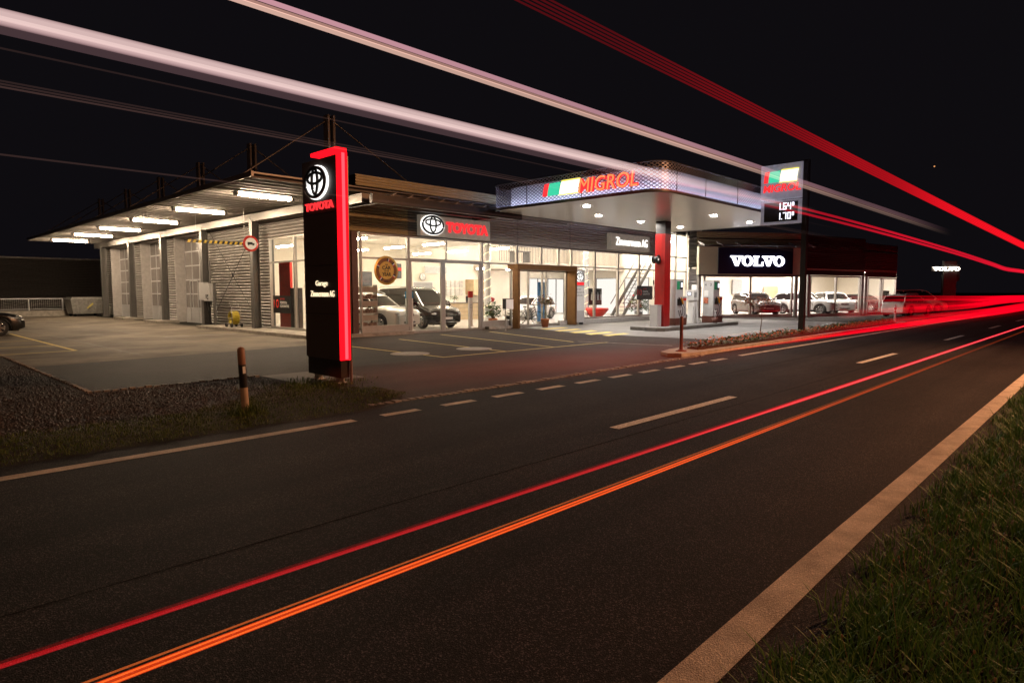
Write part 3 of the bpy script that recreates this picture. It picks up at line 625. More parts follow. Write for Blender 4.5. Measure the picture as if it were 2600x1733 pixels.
# ------------------------------------------------------------------ cars
CARGLASS = mat('car glass', (.008, .008, .009), .05, 0, var=.02, spec=.5)
def car(name, label, cat, loc, rz, L, W, H, wb, r, top, roof, paint, belt=None, group=None, ride=.20, lift=0., rails=False, lower='black', tailred=False, badge=True, suvclad=True, windows=(), fo=None):
    """x forward, origin at ground under the middle. top = hood/belt outline [(x,z)], roof = [(x,z)] from rear window foot to windscreen foot"""
    root = thing(name, label, cat, loc, rz, group)
    hl = L / 2; fo = fo if fo is not None else (L - wb) / 2 - .02; xf = hl - fo; xr = xf - wb
    tx = [p[0] for p in top]; tz = [p[1] for p in top]
    zt = lambda x: float(np.interp(x, tx, tz))
    def hw(x):
        a = abs(x) / hl; f = 1 - .13 * max(0, (a - .72) / .28) ** 2.2 - .10 * max(0, (a - .94) / .06) ** 2
        return W / 2 * f
    def zb(x):
        z = ride + .10 * max(0, (abs(x) / hl - .80) / .20) ** 1.5
        for c in (xf, xr):
            R = r * 1.17
            if abs(x - c) < R: z = max(z, r + math.sqrt(R * R - (x - c) ** 2))
        return z
    xs = sorted(set([round(v, 4) for v in np.linspace(-hl, hl, 60)] + [round(c + R_ * math.cos(a), 4) for c in (xf, xr) for R_ in (r * 1.17,) for a in np.linspace(0, PI, 15)]))
    def sect(x):
        w_ = hw(x); b = zb(x); t = zt(x); h = t - b
        e = max(0, (abs(x) / hl - .955) / .045)
        t2 = t - .05 * e * e
        ys = [(0, b), (w_ * .80, b), (w_ * .965, b + .015), (w_ * .985, b + .06 * h + .02), (w_, b + .38 * h), (w_ * 1.0, b + .62 * h), (w_ * .985, b + .84 * h), (w_ * .95, t2 - .012), (w_ * .88, t2 + .005), (w_ * .5, t2 + .035), (0, t2 + .045)]
        return ys
    mb = MB(); rows = []
    for x in xs:
        s = sect(x); row = [(x, -y, z) for y, z in s] + [(x, y, z) for y, z in s[::-1][1:-1]]
        rows.append(row)
    n = len(rows[0]); vs = [p for r_ in rows for p in r_]
    fs = [(i * n + j, (i + 1) * n + j, (i + 1) * n + (j + 1) % n, i * n + (j + 1) % n) for i in range(len(rows) - 1) for j in range(n)]
    mb.add(vs, fs, True); mb.add(rows[0], [tuple(range(n))[::-1]], True); mb.add(rows[-1], [tuple(range(n))], True)
    body = mb.build('body', paint, root)
    # greenhouse
    rx = [p[0] for p in roof]; rz_ = [p[1] for p in roof]
    zr = lambda x: float(np.interp(x, rx, rz_))
    x0, x1 = rx[0], rx[-1]; ztop = max(rz_)
    def gs(x):
        z0 = zt(x) - .02; z1 = max(zr(x), z0 + .03); k = (z1 - z0) / (ztop - z0)
        wb_ = hw(x) * .93; wr = wb_ - (W * .115) * k
        return z0, z1, wb_, wr
    def side(x, t, off=0.):
        z0, z1, a, b = gs(x); return (x, -(a + (b - a) * t) - off, z0 + (z1 - .05 - z0) * t)
    gx = sorted(set(np.round(np.linspace(x0, x1, 40), 4)) | set(rx)); rows = []
    for x in gx:
        z0, z1, a, b = gs(x)
        s = [(a, z0 - .05), (a, z0), ((a + b) / 2 + .012, (z0 + z1) / 2), (b, z1 - .055), (b * .93, z1 - .018), (b * .6, z1 - .002), (0, z1 + .012)]
        rows.append([(x, -y, z) for y, z in s] + [(x, y, z) for y, z in s[::-1][1:]])
    n = len(rows[0]); g = MB(); g.add([p for r_ in rows for p in r_], [(i * n + j, (i + 1) * n + j, (i + 1) * n + j + 1, i * n + j + 1) for i in range(len(rows) - 1) for j in range(n - 1)], True)
    g.add(rows[0], [tuple(range(n))[::-1]]); g.add(rows[-1], [tuple(range(n))])
    g.build('window_glass', CARGLASS, root)
    # roof skin and pillars in body colour
    rs = [x for x in gx if zr(x) > ztop - .16]; rp = MB(); q = []
    for x in rs:
        z0, z1, a, b = gs(x); s = [(b + .008, z1 - .075), (b + .006, z1 - .05), (b * .93, z1 - .010), (b * .6, z1 + .008), (0, z1 + .022)]
        q.append([(x, -y, z) for y, z in s] + [(x, y, z) for y, z in s[::-1][1:]])
    n = len(q[0]); rp.add([p for r_ in q for p in r_], [(i * n + j, (i + 1) * n + j, (i + 1) * n + j + 1, i * n + j + 1) for i in range(len(q) - 1) for j in range(n - 1)], True)
    for sgn in (-1, 1):
        def S(x, t, o=.006): p = side(x, t, o); return (p[0], p[1] * -sgn if sgn > 0 else p[1], p[2])
        fa = [x for x in gx if x >= rs[-1] - .01]; rp.tube([S(x, 1.0, -.01) for x in fa], .032, 6)
        re = [x for x in gx if x <= rs[0] + .01]; rp.tube([S(x, 1.0, -.01) for x in re], .04, 6)
        for xa, xb, wd in windows:
            a = [S(xa, 0), S(xa + wd, 0), S(xb + wd * .8, 1.02), S(xb, 1.02)]
            rp.add(a if sgn < 0 else a[::-1], [(0, 1, 2, 3)])
    rp.build('roof', paint, root)
    # underbody, cladding
    u = MB().box(-hl + .25, hl - .2, -W * .36, W * .36, ride - .02, ride + .32)
    for c in (xf, xr): u.box(c - r * 1.1, c + r * 1.1, -W * .40, W * .40, r * 1.2, r * 2.16 + .02)
    u.build('underbody', 'black', root)
    cl = MB()
    for sgn in (-1, 1):
        for c in (xf, xr):
            cl.tube([(c + r * 1.19 * math.cos(a), sgn * (hw(c) * .992), r + r * 1.19 * math.sin(a)) for a in np.linspace(-.15, PI + .15, 18)], .030 if suvclad else .012, 6)
        if suvclad: cl.obox(((xf + xr) / 2, sgn * W * .488, ride + .07), (1, 0, 0), (0, 1, 0), (0, 0, 1), (xf - xr) / 2 - r * 1.15, .018, .07)
    # door seams
    for sgn in (-1, 1):
        for x in ((xf - r * 1.35), (xf + xr) / 2 - .02, (xr + r * .9)):
            cl.add([(x, sgn * (hw(x) * 1.002), ride + .16), (x + .014, sgn * (hw(x) * 1.002), ride + .16), (x + .014, sgn * (hw(x) * .992), zt(x) - .06), (x, sgn * (hw(x) * .992), zt(x) - .06)], [(0, 1, 2, 3)])
    cl.build('trim', 'black', root)
    hd = MB()
    for sgn in (-1, 1):
        for x in ((xf + xr) / 2 + .12, xr + r * .95 + .3): hd.obox((x, sgn * (hw(x) * 1.0 + .005), zt(x) - .17), (1, 0, 0), (0, 1, 0), (0, 0, 1), .09, .016, .014)
    hd.build('door_handle', paint, root)
    # front
    zn = zt(hl - .15)
    gr = MB(); gr.ball((hl - .055, 0, zn - .20), .07, W * .30, .11, 16, 8); gr.ball((hl - .055, 0, ride + .20), .075, W * .34, .10, 16, 8)
    for s in (-1, 1): gr.ball((hl - .15, s * W * .37, ride + .22), .07, .12, .08, 10, 6)
    gr.build('grille', 'black', root)
    cr = MB(); cr.box(hl - .03, hl + .016, -W * .27, W * .27, zn - .185, zn - .17).box(hl - .03, hl + .012, -W * .30, W * .30, ride + .105, ride + .13)
    cr.tube([(hl + .018, .065 * math.cos(a), zn - .18 + .05 * math.sin(a)) for a in np.linspace(0, 2 * PI, 14, endpoint=False)], .010, 5, True)
    cr.build('chrome_trim', 'chrome', root)
    MB().box(hl - .02, hl + .024, -.26, .26, ride + .24, ride + .35).build('licence_plate', 'white', root)
    for s in (-1, 1):
        h = MB(); h.ball((hl - .17, s * W * .385, zn - .13), .17, .135, .062, 14, 7)
        o = h.build('headlight', mat('headlight glass', (.50, .50, .50), .08, .3, coat=1.), root)
        MB().ball((hl - .075, s * W * .37, zn - .13), .05, .05, .036, 10, 6).build('lens', 'chrome', o)
        t = MB(); t.ball((-hl + .10, s * W * .415, zt(-hl + .1) - .20), .08, .09, .15, 10, 7)
        t.build('tail_light', mat('tail light', (.35, .01, .01), .15, coat=1.), root)
        m_ = MB(); xm = x1 - .42; m_.ball((xm, s * (hw(xm) + .09), zt(xm) + .09), .075, .11, .075, 10, 7).bar((xm, s * hw(xm) * .93, zt(xm) + .02), (xm, s * (hw(xm) + .06), zt(xm) + .06), .05); m_.build('mirror', paint, root)
    MB().box(-hl - .012, -hl + .03, -.26, .26, zt(-hl) - .42, zt(-hl) - .31).build('licence_plate', 'white', root)
    if rails:
        for s in (-1, 1):
            z0, z1, a, b = gs((rs[0] + rs[-1]) / 2)
            MB().tube([(rs[0] + .1, s * b * .93, ztop - .03), (rs[0] + .25, s * b * .93, ztop + .05), (rs[-1] - .35, s * b * .93, ztop + .05), (rs[-1] - .1, s * b * .93, ztop - .03)], .018, 6).build('roof_rail', 'lgrey', root)
    # wheels
    for c in (xf, xr):
        for s in (-1, 1):
            y = s * (W / 2 - .12); prof = [(r * .62, -.10), (r * .66, -.112), (r * .92, -.11), (r, -.075), (r, .075), (r * .92, .11), (r * .66, .112), (r * .62, .10)]
            tw = MB().lathe(prof, (c, y, r), 'y', 24).build('wheel', 'rubber', root)
            rm = MB(); yy = y + s * .095; rm.lathe([(r * .60, -.02 * s), (r * .66, .012 * s), (r * .60, .018 * s)], (c, yy, r), 'y', 24)
            for k in range(5):
                for dk in (-.14, .14):
                    a = 2 * PI * k / 5 + dk * 1.0; a2 = 2 * PI * k / 5 + dk * 1.6
                    rm.bar((c + math.cos(a) * r * .12, yy, r + math.sin(a) * r * .12), (c + math.cos(a2) * r * .63, yy, r + math.sin(a2) * r * .63), .03, .03)
            rm.cyl((c, yy - .02, r), (c, yy + .02, r), r * .15, 10); rm.build('rim', mat('alloy rim', (.55, .55, .55), .25, .8), tw)
    root.location.z += lift
    return root
def paintm(name, c, metal=.2): return mat(name, c, .4 if max(c) > .1 else .25, metal, var=.02, coat=.9 if max(c) > .1 else .0)
SUVT = lambda L, zh, zbelt: [(-L / 2, zbelt - .12), (-L / 2 + .12, zbelt - .02), (-L / 2 + .6, zbelt + .02), (L * .16, zbelt - .03), (L * .24, zh + .05), (L * .38, zh - .02), (L / 2 - .18, zh - .10), (L / 2 - .05, zh - .18), (L / 2, zh - .27)]
def SUVR(L, H, zbelt): return [(-L / 2 + .10, zbelt), (-L / 2 + .34, H - .17), (-L / 2 + .55, H - .06), (-L * .20, H - .01), (0, H), (L * .06, H - .035), (L * .10, H - .11), (L * .235, zbelt - .01)]
rad = math.radians
car('suv', 'silver SUV behind the left showroom window, nose to the glass', 'car', (16.45, 24.75, 0), rad(-76), 4.6, 1.86, 1.69, 2.69, .36, SUVT(4.6, 1.02, 1.06), SUVR(4.6, 1.66, 1.06), paintm('silver white paint', (.62, .61, .58)), rails=True, windows=((-1.35, -1.15, .16), (-.35, -.32, .08)), lift=.035)
VT = [(-2.47, 1.05), (-2.40, 1.15), (1.05, 1.10), (1.3, 1.12), (1.75, 1.03), (2.2, .90), (2.38, .80), (2.47, .66)]
VR = [(-2.44, 1.16), (-2.36, 1.82), (-2.2, 1.88), (0, 1.93), (.45, 1.90), (.75, 1.80), (1.62, 1.10)]
car('passenger_van', 'glossy black passenger van facing out through the open showroom door bay', 'van', (19.55, 25.35, 0), rad(-91), 4.95, 1.92, 1.93, 3.27, .34, VT, VR, paintm('black paint', (.012, .011, .010)), rails=True, windows=((-1.35, -1.32, .10), (.25, .25, .09)), suvclad=False, lift=.035, fo=.86)
HT = [(-1.97, .80), (-1.9, .90), (.7, .86), (1.0, .92), (1.5, .82), (1.85, .70), (1.97, .54)]
HR = [(-1.9, .92), (-1.55, 1.38), (-1.2, 1.46), (-.1, 1.49), (.2, 1.44), (1.15, .88)]
car('small_car', 'small white hatchback inside behind the bronze entrance portal', 'car', (30.3, 27.5, 0), rad(-172), 3.94, 1.74, 1.5, 2.56, .32, HT, HR, paintm('white paint', (.75, .74, .72), 0), windows=((-.25, -.22, .08),), suvclad=False, lift=.035)
car('suv', 'dark grey SUV facing out under the blue lit sign', 'car', (46.23, 19.63, 0), rad(-132), 4.7, 1.9, 1.66, 2.86, .37, SUVT(4.7, 1.02, 1.06), SUVR(4.7, 1.64, 1.06), paintm('grey metallic paint', (.16, .15, .15), .6), rails=True, windows=((-1.35, -1.15, .16), (-.35, -.32, .08)), lift=.1, group='cars in the right hand showroom')
car('suv', 'white SUV seen from the side behind the dark sign pole', 'car', (50.41, 17.59, 0), rad(-88), 4.42, 1.86, 1.65, 2.7, .36, SUVT(4.42, 1.02, 1.06), SUVR(4.42, 1.64, 1.06), paintm('white paint', (.75, .74, .72), 0), windows=((-1.35, -1.15, .16), (-.35, -.32, .08)), lift=.1, group='cars in the right hand showroom')
car('suv', 'white SUV nose on in the right hand bay, beside the side-on white one', 'car', (54.69, 16.90, 0), rad(-142), 4.7, 1.9, 1.66, 2.86, .37, SUVT(4.7, 1.02, 1.06), SUVR(4.7, 1.64, 1.06), paintm('white paint', (.75, .74, .72), 0), rails=True, windows=((-1.35, -1.15, .16), (-.35, -.32, .08)), lift=.1, group='cars in the right hand showroom')
car('estate_car', 'dark estate car behind the narrow glass at the far end of the right showroom', 'car', (60.72, 16.41, 0), rad(-110), 4.7, 1.85, 1.45, 2.86, .34, SUVT(4.7, .92, .94), SUVR(4.7, 1.45, .94), paintm('black paint', (.012, .011, .010)), windows=((-.35, -.32, .08),), suvclad=False, lift=.1, group='cars in the right hand showroom')
car('parked_suv', 'silver SUV parked outside with its back to the camera, lit red', 'car', (53.3, 11.45, 0), rad(-12), 4.2, 1.82, 1.62, 2.6, .34, SUVT(4.2, .98, 1.05), SUVR(4.2, 1.60, 1.05), paintm('silver paint', (.62, .60, .58), .2), rails=True, windows=((-1.2, -1.0, .16), (-.35, -.32, .08)), suvclad=False)
car('parked_van', 'pale passenger van parked side on behind the red lit SUV', 'van', (62.0, 12.9, 0), rad(-45), 4.95, 1.92, 1.96, 3.1, .36, VT, [(x, z + .03) for x, z in VR], paintm('pale gold van paint', (.68, .62, .54), .1), windows=((-1.35, -1.32, .10), (.25, .25, .09)), suvclad=False)
car('black_car', 'black car at the left edge of the yard, only its nose in view', 'car', (2.75, 33.0, 0), 0, 4.5, 1.8, 1.45, 2.7, .33, [(x, z * 1.0) for x, z in SUVT(4.5, .88, .92)], SUVR(4.5, 1.44, .92), paintm('black paint', (.012, .011, .010)), windows=((-.35, -.32, .08),), suvclad=False)
# ------------------------------------------------------------------ signs
def emblem(parent, o, u, v, w_, h_, m, core='whiteE', thick=.03, ext=.05):
    """ring emblem of three ovals on a lit disc"""
    O = Vector(o); U = Vector(u).normalized(); V = Vector(v).normalized(); W_ = U.cross(V)
    d = MB(); n = 32
    d.add([O + W_ * .035 + U * w_ * .53 * math.cos(2 * PI * i / n) + V * h_ * .54 * math.sin(2 * PI * i / n) for i in range(n)], [tuple(range(n))])
    d.add([O + W_ * k + U * w_ * .53 * math.cos(2 * PI * i / n) + V * h_ * .54 * math.sin(2 * PI * i / n) for k in (.0, .035) for i in range(n)], [(i, (i + 1) % n, n + (i + 1) % n, n + i) for i in range(n)])
    d.build('emblem_light', core, parent)
    e = MB()
    def ov(cx, cy, rx, ry, th): e.tube([O + W_ * ext + U * (cx + rx * math.cos(a)) + V * (cy + ry * math.sin(a)) for a in np.linspace(0, 2 * PI, 40, endpoint=False)], th, 6, True)
    ov(0, 0, w_ * .46, h_ * .46, thick); ov(0, h_ * .13, w_ * .33, h_ * .17, thick * .85); ov(0, h_ * .03, w_ * .13, h_ * .40, thick * .85)
    e.build('emblem', m, parent)
DARKCH = mat('dark chrome', (.05, .05, .05), .3, .8)
# lit dealer pylon
X0 = 6.38
Pn = thing('lit_pylon', 'tall dark grey sign pylon with glowing red edge and lit round emblem', 'sign pylon', (6.5, 11.25, 0))
MB().box(-.10, .16, -.60, .66, .46, 4.28).build('pylon_body', 'anthracite', Pn)
pg = MB()
for z in (1.33, 2.26, 3.25): pg.box(-.104, -.098, -.60, .66, z - .008, z + .008)
pg.build('panel_joint', 'black', Pn)
MB().box(-.04, .06, -.56, .60, .26, .46).box(-.08, .10, -.6, .63, .12, .455).build('plinth', 'darksteel', Pn)
MB().box(-.05, .05, -.5, -.35, 0, .14).box(-.05, .05, .3, .45, 0, .14).box(-.1, .1, -.52, -.33, .01, .03).box(-.1, .1, .28, .47, .01, .03).build('foot', 'galv', Pn)
lb = MB().box(-.10, .11, -.645, -.601, .46, 4.34).box(-.12, .10, -.645, .28, 4.345, 4.41)
lb.build('light_bar', 'redE2', Pn)
MB().box(-.01, .05, -.654, -.646, .48, 4.32).build('light_tube', 'redE3', Pn)
u, v = (0, -1, 0), (0, 0, 1)
emblem(Pn, (-.105, .07, 3.84), u, v, .80, .60, DARKCH, 'whiteE', .034, .06)
textobj('lettering', 'TOYOTA', (-.103, .53, 3.32), u, v, 1.04, .15, 'redE', Pn, .03, .02)
textobj('lettering', 'Garage', (-.103, .22, 1.84), u, v, .44, .13, 'warmE', Pn, .012, .0)
textobj('lettering', 'Zimmermann AG', (-.103, .42, 1.66), u, v, .88, .115, 'warmE', Pn, .012, .0)
# facade signs
S1 = thing('facade_sign', 'grey fascia sign with lit oval emblem and red letters above the showroom', 'sign', (18.85, FY - .2, 4.12))
MB().box(-2.05, 2.0, -.12, .12, 0, .86).build('sign_panel', mat('pearl panel spill glow', (.66, .60, .50), .5, .1, emis=(1., .88, .7), es=.09), S1)  # faint emission stands in for letter light spilling on the panel
emblem(S1, (-1.42, -.125, .46), (1, 0, 0), (0, 0, 1), 1.22, .80, DARKCH, 'whiteE', .045, .06)
textobj('lettering', 'TOYOTA', (-.66, -.125, .20), (1, 0, 0), (0, 0, 1), 2.5, .46, 'redE', S1, .05, .05)
S2 = thing('name_sign', 'light grey fascia sign with glowing dealer name right of centre', 'sign', (32.6, FY - .2, 4.2))
MB().box(-2.15, 2.0, -.14, .12, 0, .92).build('sign_panel', mat('pearl panel spill glow', (.66, .60, .50), .5, .1, emis=(1., .88, .7), es=.09), S2)  # panel glow again imitates spill from the lit name
textobj('lettering', 'Zimmermann AG', (-1.65, -.145, .26), (1, 0, 0), (0, 0, 1), 3.35, .46, 'whiteE', S2, .03, .0)
# station name on the canopy fascia (flag of three slanted panels and letters)
S3 = thing('canopy_sign', 'lit red letters with green yellow striped flag on the perforated canopy', 'sign', (18.1, 13.7, 5.2))
def flag(parent, o, u, v, w_, h_, sk, core='paleE'):
    a = [(0, .12 * w_, 'redE'), (.15 * w_, .46 * w_, 'greenE'), (.50 * w_, w_, core)]
    for x0, x1, m_ in a:
        pts = []
        for t in np.linspace(0, 1, 7): pts.append((x0 + sk * (t ** 1.6), h_ * t))
        p2 = [(x1 + sk * (t ** 1.6), h_ * t + .02 * h_) for t in np.linspace(1, 0, 7)]
        polyobj('flag_panel', [pts + p2], o, u, v, m_, parent, .05)
    polyobj('flag_edge', [[(.49 * w_ - .02, -.025), (w_ + .02, -.025), (w_ + .02, .0), (.49 * w_ - .02, .0)], [(.5 * w_ + sk, h_ + .01), (w_ + sk + .02, h_ + .02), (w_ + sk + .02, h_ + .05), (.5 * w_ + sk, h_ + .05)]], o, u, v, 'yellE', parent, .05)
flag(S3, (-.02, 2.05, .05), (0, -1, 0), (0, 0, 1), 1.60, .44, .10)
textobj('lettering', 'MIGROL', (-.02, .36, .0), (0, -1, 0), (0, 0, 1), 2.42, .50, 'redE', S3, .06, .035, .12)
textobj('letter_face', 'MIGROL', (-.085, .36, .0), (0, -1, 0), (0, 0, 1), 2.42, .50, 'orangeE', S3, .01, -.004, .12)
# price pylon
S4 = thing('price_pylon', 'tall station price sign on a dark pole with lit flag and prices', 'price sign', (25.52, 8.98, .21)); S4.scale = (.88, .88, .88)
MB().box(-.11, .11, -.10, .12, -.2, 7.42).build('pole', 'darksteel', S4)
MB().box(-.16, .14, .125, 1.93, 5.86, 7.36).build('sign_panel', mat('sign grey spill glow', (.50, .49, .53), .5, emis=(.8, .8, 1.), es=.13), S4)  # weak glow painted in for light spilling from flag and letters
MB().box(-.15, .13, .125, 1.9, 4.77, 5.80).build('price_box', mat('sign grey spill glow', (.50, .49, .53), .5, emis=(.8, .8, 1.), es=.13), S4)  # same painted spill glow as the panel above
MB().box(-.165, -.151, .28, 1.75, 4.86, 5.70).build('price_screen', 'black', S4)
flag(S4, (-.17, 1.78, 6.58), (0, -1, 0), (0, 0, 1), 1.42, .48, .06)
textobj('lettering', 'MIGROL', (-.17, 1.80, 6.16), (0, -1, 0), (0, 0, 1), 1.62, .33, 'redE', S4, .04, .015, .12)
SEG = {'1': 'bc', '6': 'acdefg', '4': 'bcfg', '7': 'abc', '0': 'abcdef'}
def digits(s, y, z, h):
    mb = MB(); w_ = h * .5; t = h * .13
    def sg(y0, y1, z0, z1): mb.box(-.176, -.168, y1, y0, z0, z1)
    for ch in s:
        hh, ww, zz, tt = (h, w_, z, t) if ch != 'o' else (h * .52, w_ * .6, z + h * .48, t * .7)
        if ch == '.': sg(y, y - t, z, z + t); y -= t * 1.7; continue
        on = SEG['0' if ch == 'o' else ch]
        if 'a' in on: sg(y, y - ww, zz + hh - tt, zz + hh)
        if 'd' in on: sg(y, y - ww, zz, zz + tt)
        if 'g' in on: sg(y, y - ww, zz + hh / 2 - tt / 2, zz + hh / 2 + tt / 2)
        if 'b' in on: sg(y - ww + tt, y - ww, zz + hh / 2, zz + hh)
        if 'c' in on: sg(y - ww + tt, y - ww, zz, zz + hh / 2)
        if 'f' in on: sg(y, y - tt, zz + hh / 2, zz + hh)
        if 'e' in on: sg(y, y - tt, zz, zz + hh / 2)
        y -= ww + tt * 1.1
    mb.build('price_digits', 'coolE', S4)
digits('1.64o', 1.17, 5.36, .30); digits('1.70o', 1.17, 4.94, .30)
# small banner totem at the facade
S5 = thing('info_totem', 'slim grey totem with lit emblem beside the entrance portal', 'totem', (27.25, FY - .5, 0))
MB().box(-.42, .42, -.12, .12, .12, 2.92).build('totem_body', 'lgrey', S5); MB().box(-.40, .40, -.13, -.121, .75, 2.05).build('text_panel', 'white', S5)
MB().box(-.35, -.25, -.1, .1, 0, .12).box(.25, .35, -.1, .1, 0, .12).build('foot', 'darksteel', S5)
emblem(S5, (-.03, -.125, 2.58), (1, 0, 0), (0, 0, 1), .62, .50, DARKCH, 'whiteE', .022, .05)
MB().box(-.34, .34, -.14, -.121, 2.12, 2.27).build('red_band', 'redE', S5)
for i, t in enumerate(('Garage', 'Zimmermann AG', 'Tankstelle')): textobj('lettering', t, (-.36, -.131, 1.86 - i * .16), (1, 0, 0), (0, 0, 1), .2 + .04 * len(t), .07, 'black', S5, .002)
# warranty boards in two windows, award roundel
for nm, o_, u_, lab in (('w', (13.10, 27.2, .83), (0, -1, 0), 'black warranty board in the side window left of the lit pylon'), ('f', (33.55, FY - .12, 1.32), (1, 0, 0), 'black warranty board in the front window beside the red pillar')):
    b = thing('warranty_board', lab, 'board', o_, 0, 'warranty boards')
    U = Vector(u_); W_ = U.cross(Vector((0, 0, 1)))
    q = 1.6 if nm == 'w' else 1.75
    MB().obox(U * q / 2 + Vector((0, 0, .38)) + W_ * .01, U, W_, (0, 0, 1), q / 2, .012, .38 if nm == 'w' else .42).build('board', 'black', b)
    f_ = W_ * .024
    textobj('lettering', '10', Vector((0, 0, .22)) + f_ + U * .06, u_, (0, 0, 1), .50, .38, 'redp', b, .004, .02)
    textobj('lettering', 'JAHRE', Vector((0, 0, .56)) + f_ + U * .66, u_, (0, 0, 1), .42, .10, 'redp', b, .004, .01)
    textobj('lettering', 'TOYOTA', Vector((0, 0, .40)) + f_ + U * .66, u_, (0, 0, 1), .60, .11, 'white', b, .004, .01)
    textobj('lettering', 'GARANTIE', Vector((0, 0, .25)) + f_ + U * .66, u_, (0, 0, 1), .78, .11, 'white', b, .004, .01)
R_ = thing('award_roundel', 'round gold award sticker on the left showroom window', 'sticker', (15.22, FY - .08, 2.62))
GOLD = mat('gold disc', (.62, .42, .10), .35, .4, var=.1)
MB().lathe([(0, -.012), (.56, -.012), (.585, 0)], n=40, axis='y').build('disc', GOLD, R_)
MB().lathe([(.36, -.014), (.50, -.014)], n=40, axis='y').build('ring', mat('bronze ring', (.22, .10, .03), .4, .3), R_)
MB().lathe([(0, -.016), (.36, -.016)], n=40, axis='y').build('centre', mat('yellow disc', (.75, .55, .12), .4), R_)
for c_, aa in (('redp', (.5, 1.2, 2.6, 3.9, 5.6)), ('white', (.62, 1.32, 2.72, 4.02, 5.72)), ('navy', (.74, 1.44, 2.84, 4.14, 5.84))):
    mb = MB()
    for a in aa: mb.obox((.43 * math.cos(a), -.018, .43 * math.sin(a)), (-math.sin(a), 0, math.cos(a)), (0, 1, 0), (math.cos(a), 0, math.sin(a)), .025, .002, .06)
    mb.build('flag_band', c_, R_)
for t, z, w_, h_ in (('THE', .20, .13, .05), ('CAR', .03, .42, .15), ('OF THE', -.055, .22, .055), ('YEAR', -.23, .44, .15), ('2021', -.49, .26, .08)):
    textobj('lettering', t, (-w_ / 2, -.02, z), (1, 0, 0), (0, 0, 1), w_, h_, 'black', R_, .002, .025)
# ------------------------------------------------------------------ pump island
I_ = thing('pump_island', 'raised concrete kerb island under the fuel pumps', 'kerb island', (25, 14.7, 0))
o = MB().prism([(.0, 1.0), (-.15, .85), (-.15, .25), (.1, .0), (8.1, .25), (8.25, .4), (8.2, 1.75), (.1, 1.8)], 0, .15).build('island_kerb', mat('dark kerb', (.11, .10, .09), .7, var=.2), I_)
MB().prism([(.05, 1.0), (-.08, .8), (-.08, .3), (.15, .08), (8.05, .33), (8.15, .45), (8.1, 1.68), (.15, 1.72)], .151, .156).build('island_top', 'concrete2', I_)
def pump(label, loc, numbers):
    r = thing('fuel_pump', label, 'fuel pump', loc, 0, 'fuel pumps on the island')
    MB().box(0, 1.08, 0, .62, 0, .34).build('pump_base', 'brownp', r)
    MB().box(.02, 1.04, .02, .60, .34, 1.30).box(.02, .72, .02, .60, 1.30, 2.16).build('cabinet', 'lgrey', r)
    MB().box(.01, .73, .01, .61, 2.161, 2.19).box(.72, 1.05, .0, .6, 1.30, 1.36).build('cabinet_edge', 'grey', r)
    MB().box(.74, 1.02, -.004, .018, 1.18, 1.30).build('red_strip', 'redp', r)
    sc_ = MB().box(.42, .66, .0, .018, 1.72, 2.10).build('display', 'black', r); MB().box(.47, .60, -.006, -.001, 1.82, 2.04).build('screen', 'coolE', sc_)
    MB().box(.12, .36, .0, .018, 1.72, 2.10).build('grade_panel', mat('green label', (.02, .28, .13), .4), r)
    MB().box(.18, .62, -.002, .018, .95, 1.26).build('nozzle_boot', 'black', r)
    for k, m_ in enumerate(('black', mat('orange nozzle', (.65, .25, .02), .45))):
        x = .28 + k * .2
        n_ = MB().bar((x, -.05, 1.28), (x + .06, -.09, 1.02), .05, .07).bar((x, -.05, 1.26), (x - .05, -.03, 1.34), .035).build('nozzle', m_, r)
        MB().tube([(x + .05, -.08, 1.04), (x + .12, -.16, .8), (x + .08, -.18, .55), (x, -.12, .36), (x - .06, -.08, .5), (x - .05, -.03, .7), (x + .05, .0, .72)], .017, 6).build('hose', 'rubber', r)
    if numbers:
        textobj('lettering', '4', (.018, .50, 1.90), (0, -1, 0), (0, 0, 1), .09, .15, 'black', r, .003); textobj('lettering', '3', (.018, .22, 1.90), (0, -1, 0), (0, 0, 1), .09, .15, 'black', r, .003)
        MB().box(.0, .018, .30, .52, 1.38, 1.68).build('notice', 'white', r); MB().box(-.02, .018, .30, .54, 1.0, 1.30).build('leaflet_box', mat('leaflets', (.5, .16, .09), .5, var=.8, scale=14), r)
    return r
pump('fuel pump directly right of the red canopy pillar', (27.35, 15.45, .156), False)
pump('fuel pump marked 4 and 3, right of the payment terminal', (31.2, 15.45, .156), True)
T_ = thing('payment_terminal', 'white payment terminal with splayed legs between the two fuel pumps', 'terminal', (29.55, 15.7, .156))
tb = MB(); tb.prism([(0, 0), (.5, 0), (.5, .45), (0, .45)], 1.18, 1.70).build('head', 'white', T_)
lg = MB().bar((.12, .2, .0), (.22, .2, 1.2), .20, .30).bar((.62, .2, 0), (.36, .2, 1.2), .20, .30).bar((.50, .25, .9), (.60, .25, 1.95), .16, .28); lg.build('leg', 'white', T_)
s_ = MB().box(-.012, -.001, .12, .34, 1.42, 1.60).build('screen', 'black', T_); MB().box(-.018, -.013, .15, .31, 1.45, 1.57).build('picture', 'coolE', s_)
MB().box(.04, .30, -.012, -.001, 1.32, 1.58).build('keypad', 'grey', T_)
tag(MB().box(25.78, 26.14, 15.5, 15.9, .157, 1.12).box(25.76, 26.16, 15.48, 15.92, 1.121, 1.15).build('utility_cabinet', 'lgrey'), 'small grey steel cabinet standing left of the red pillar', 'cabinet')
b_ = thing('bucket', 'dark window washing bucket at the foot of the right fuel pump', 'bucket', (31.0, 15.25, .156))
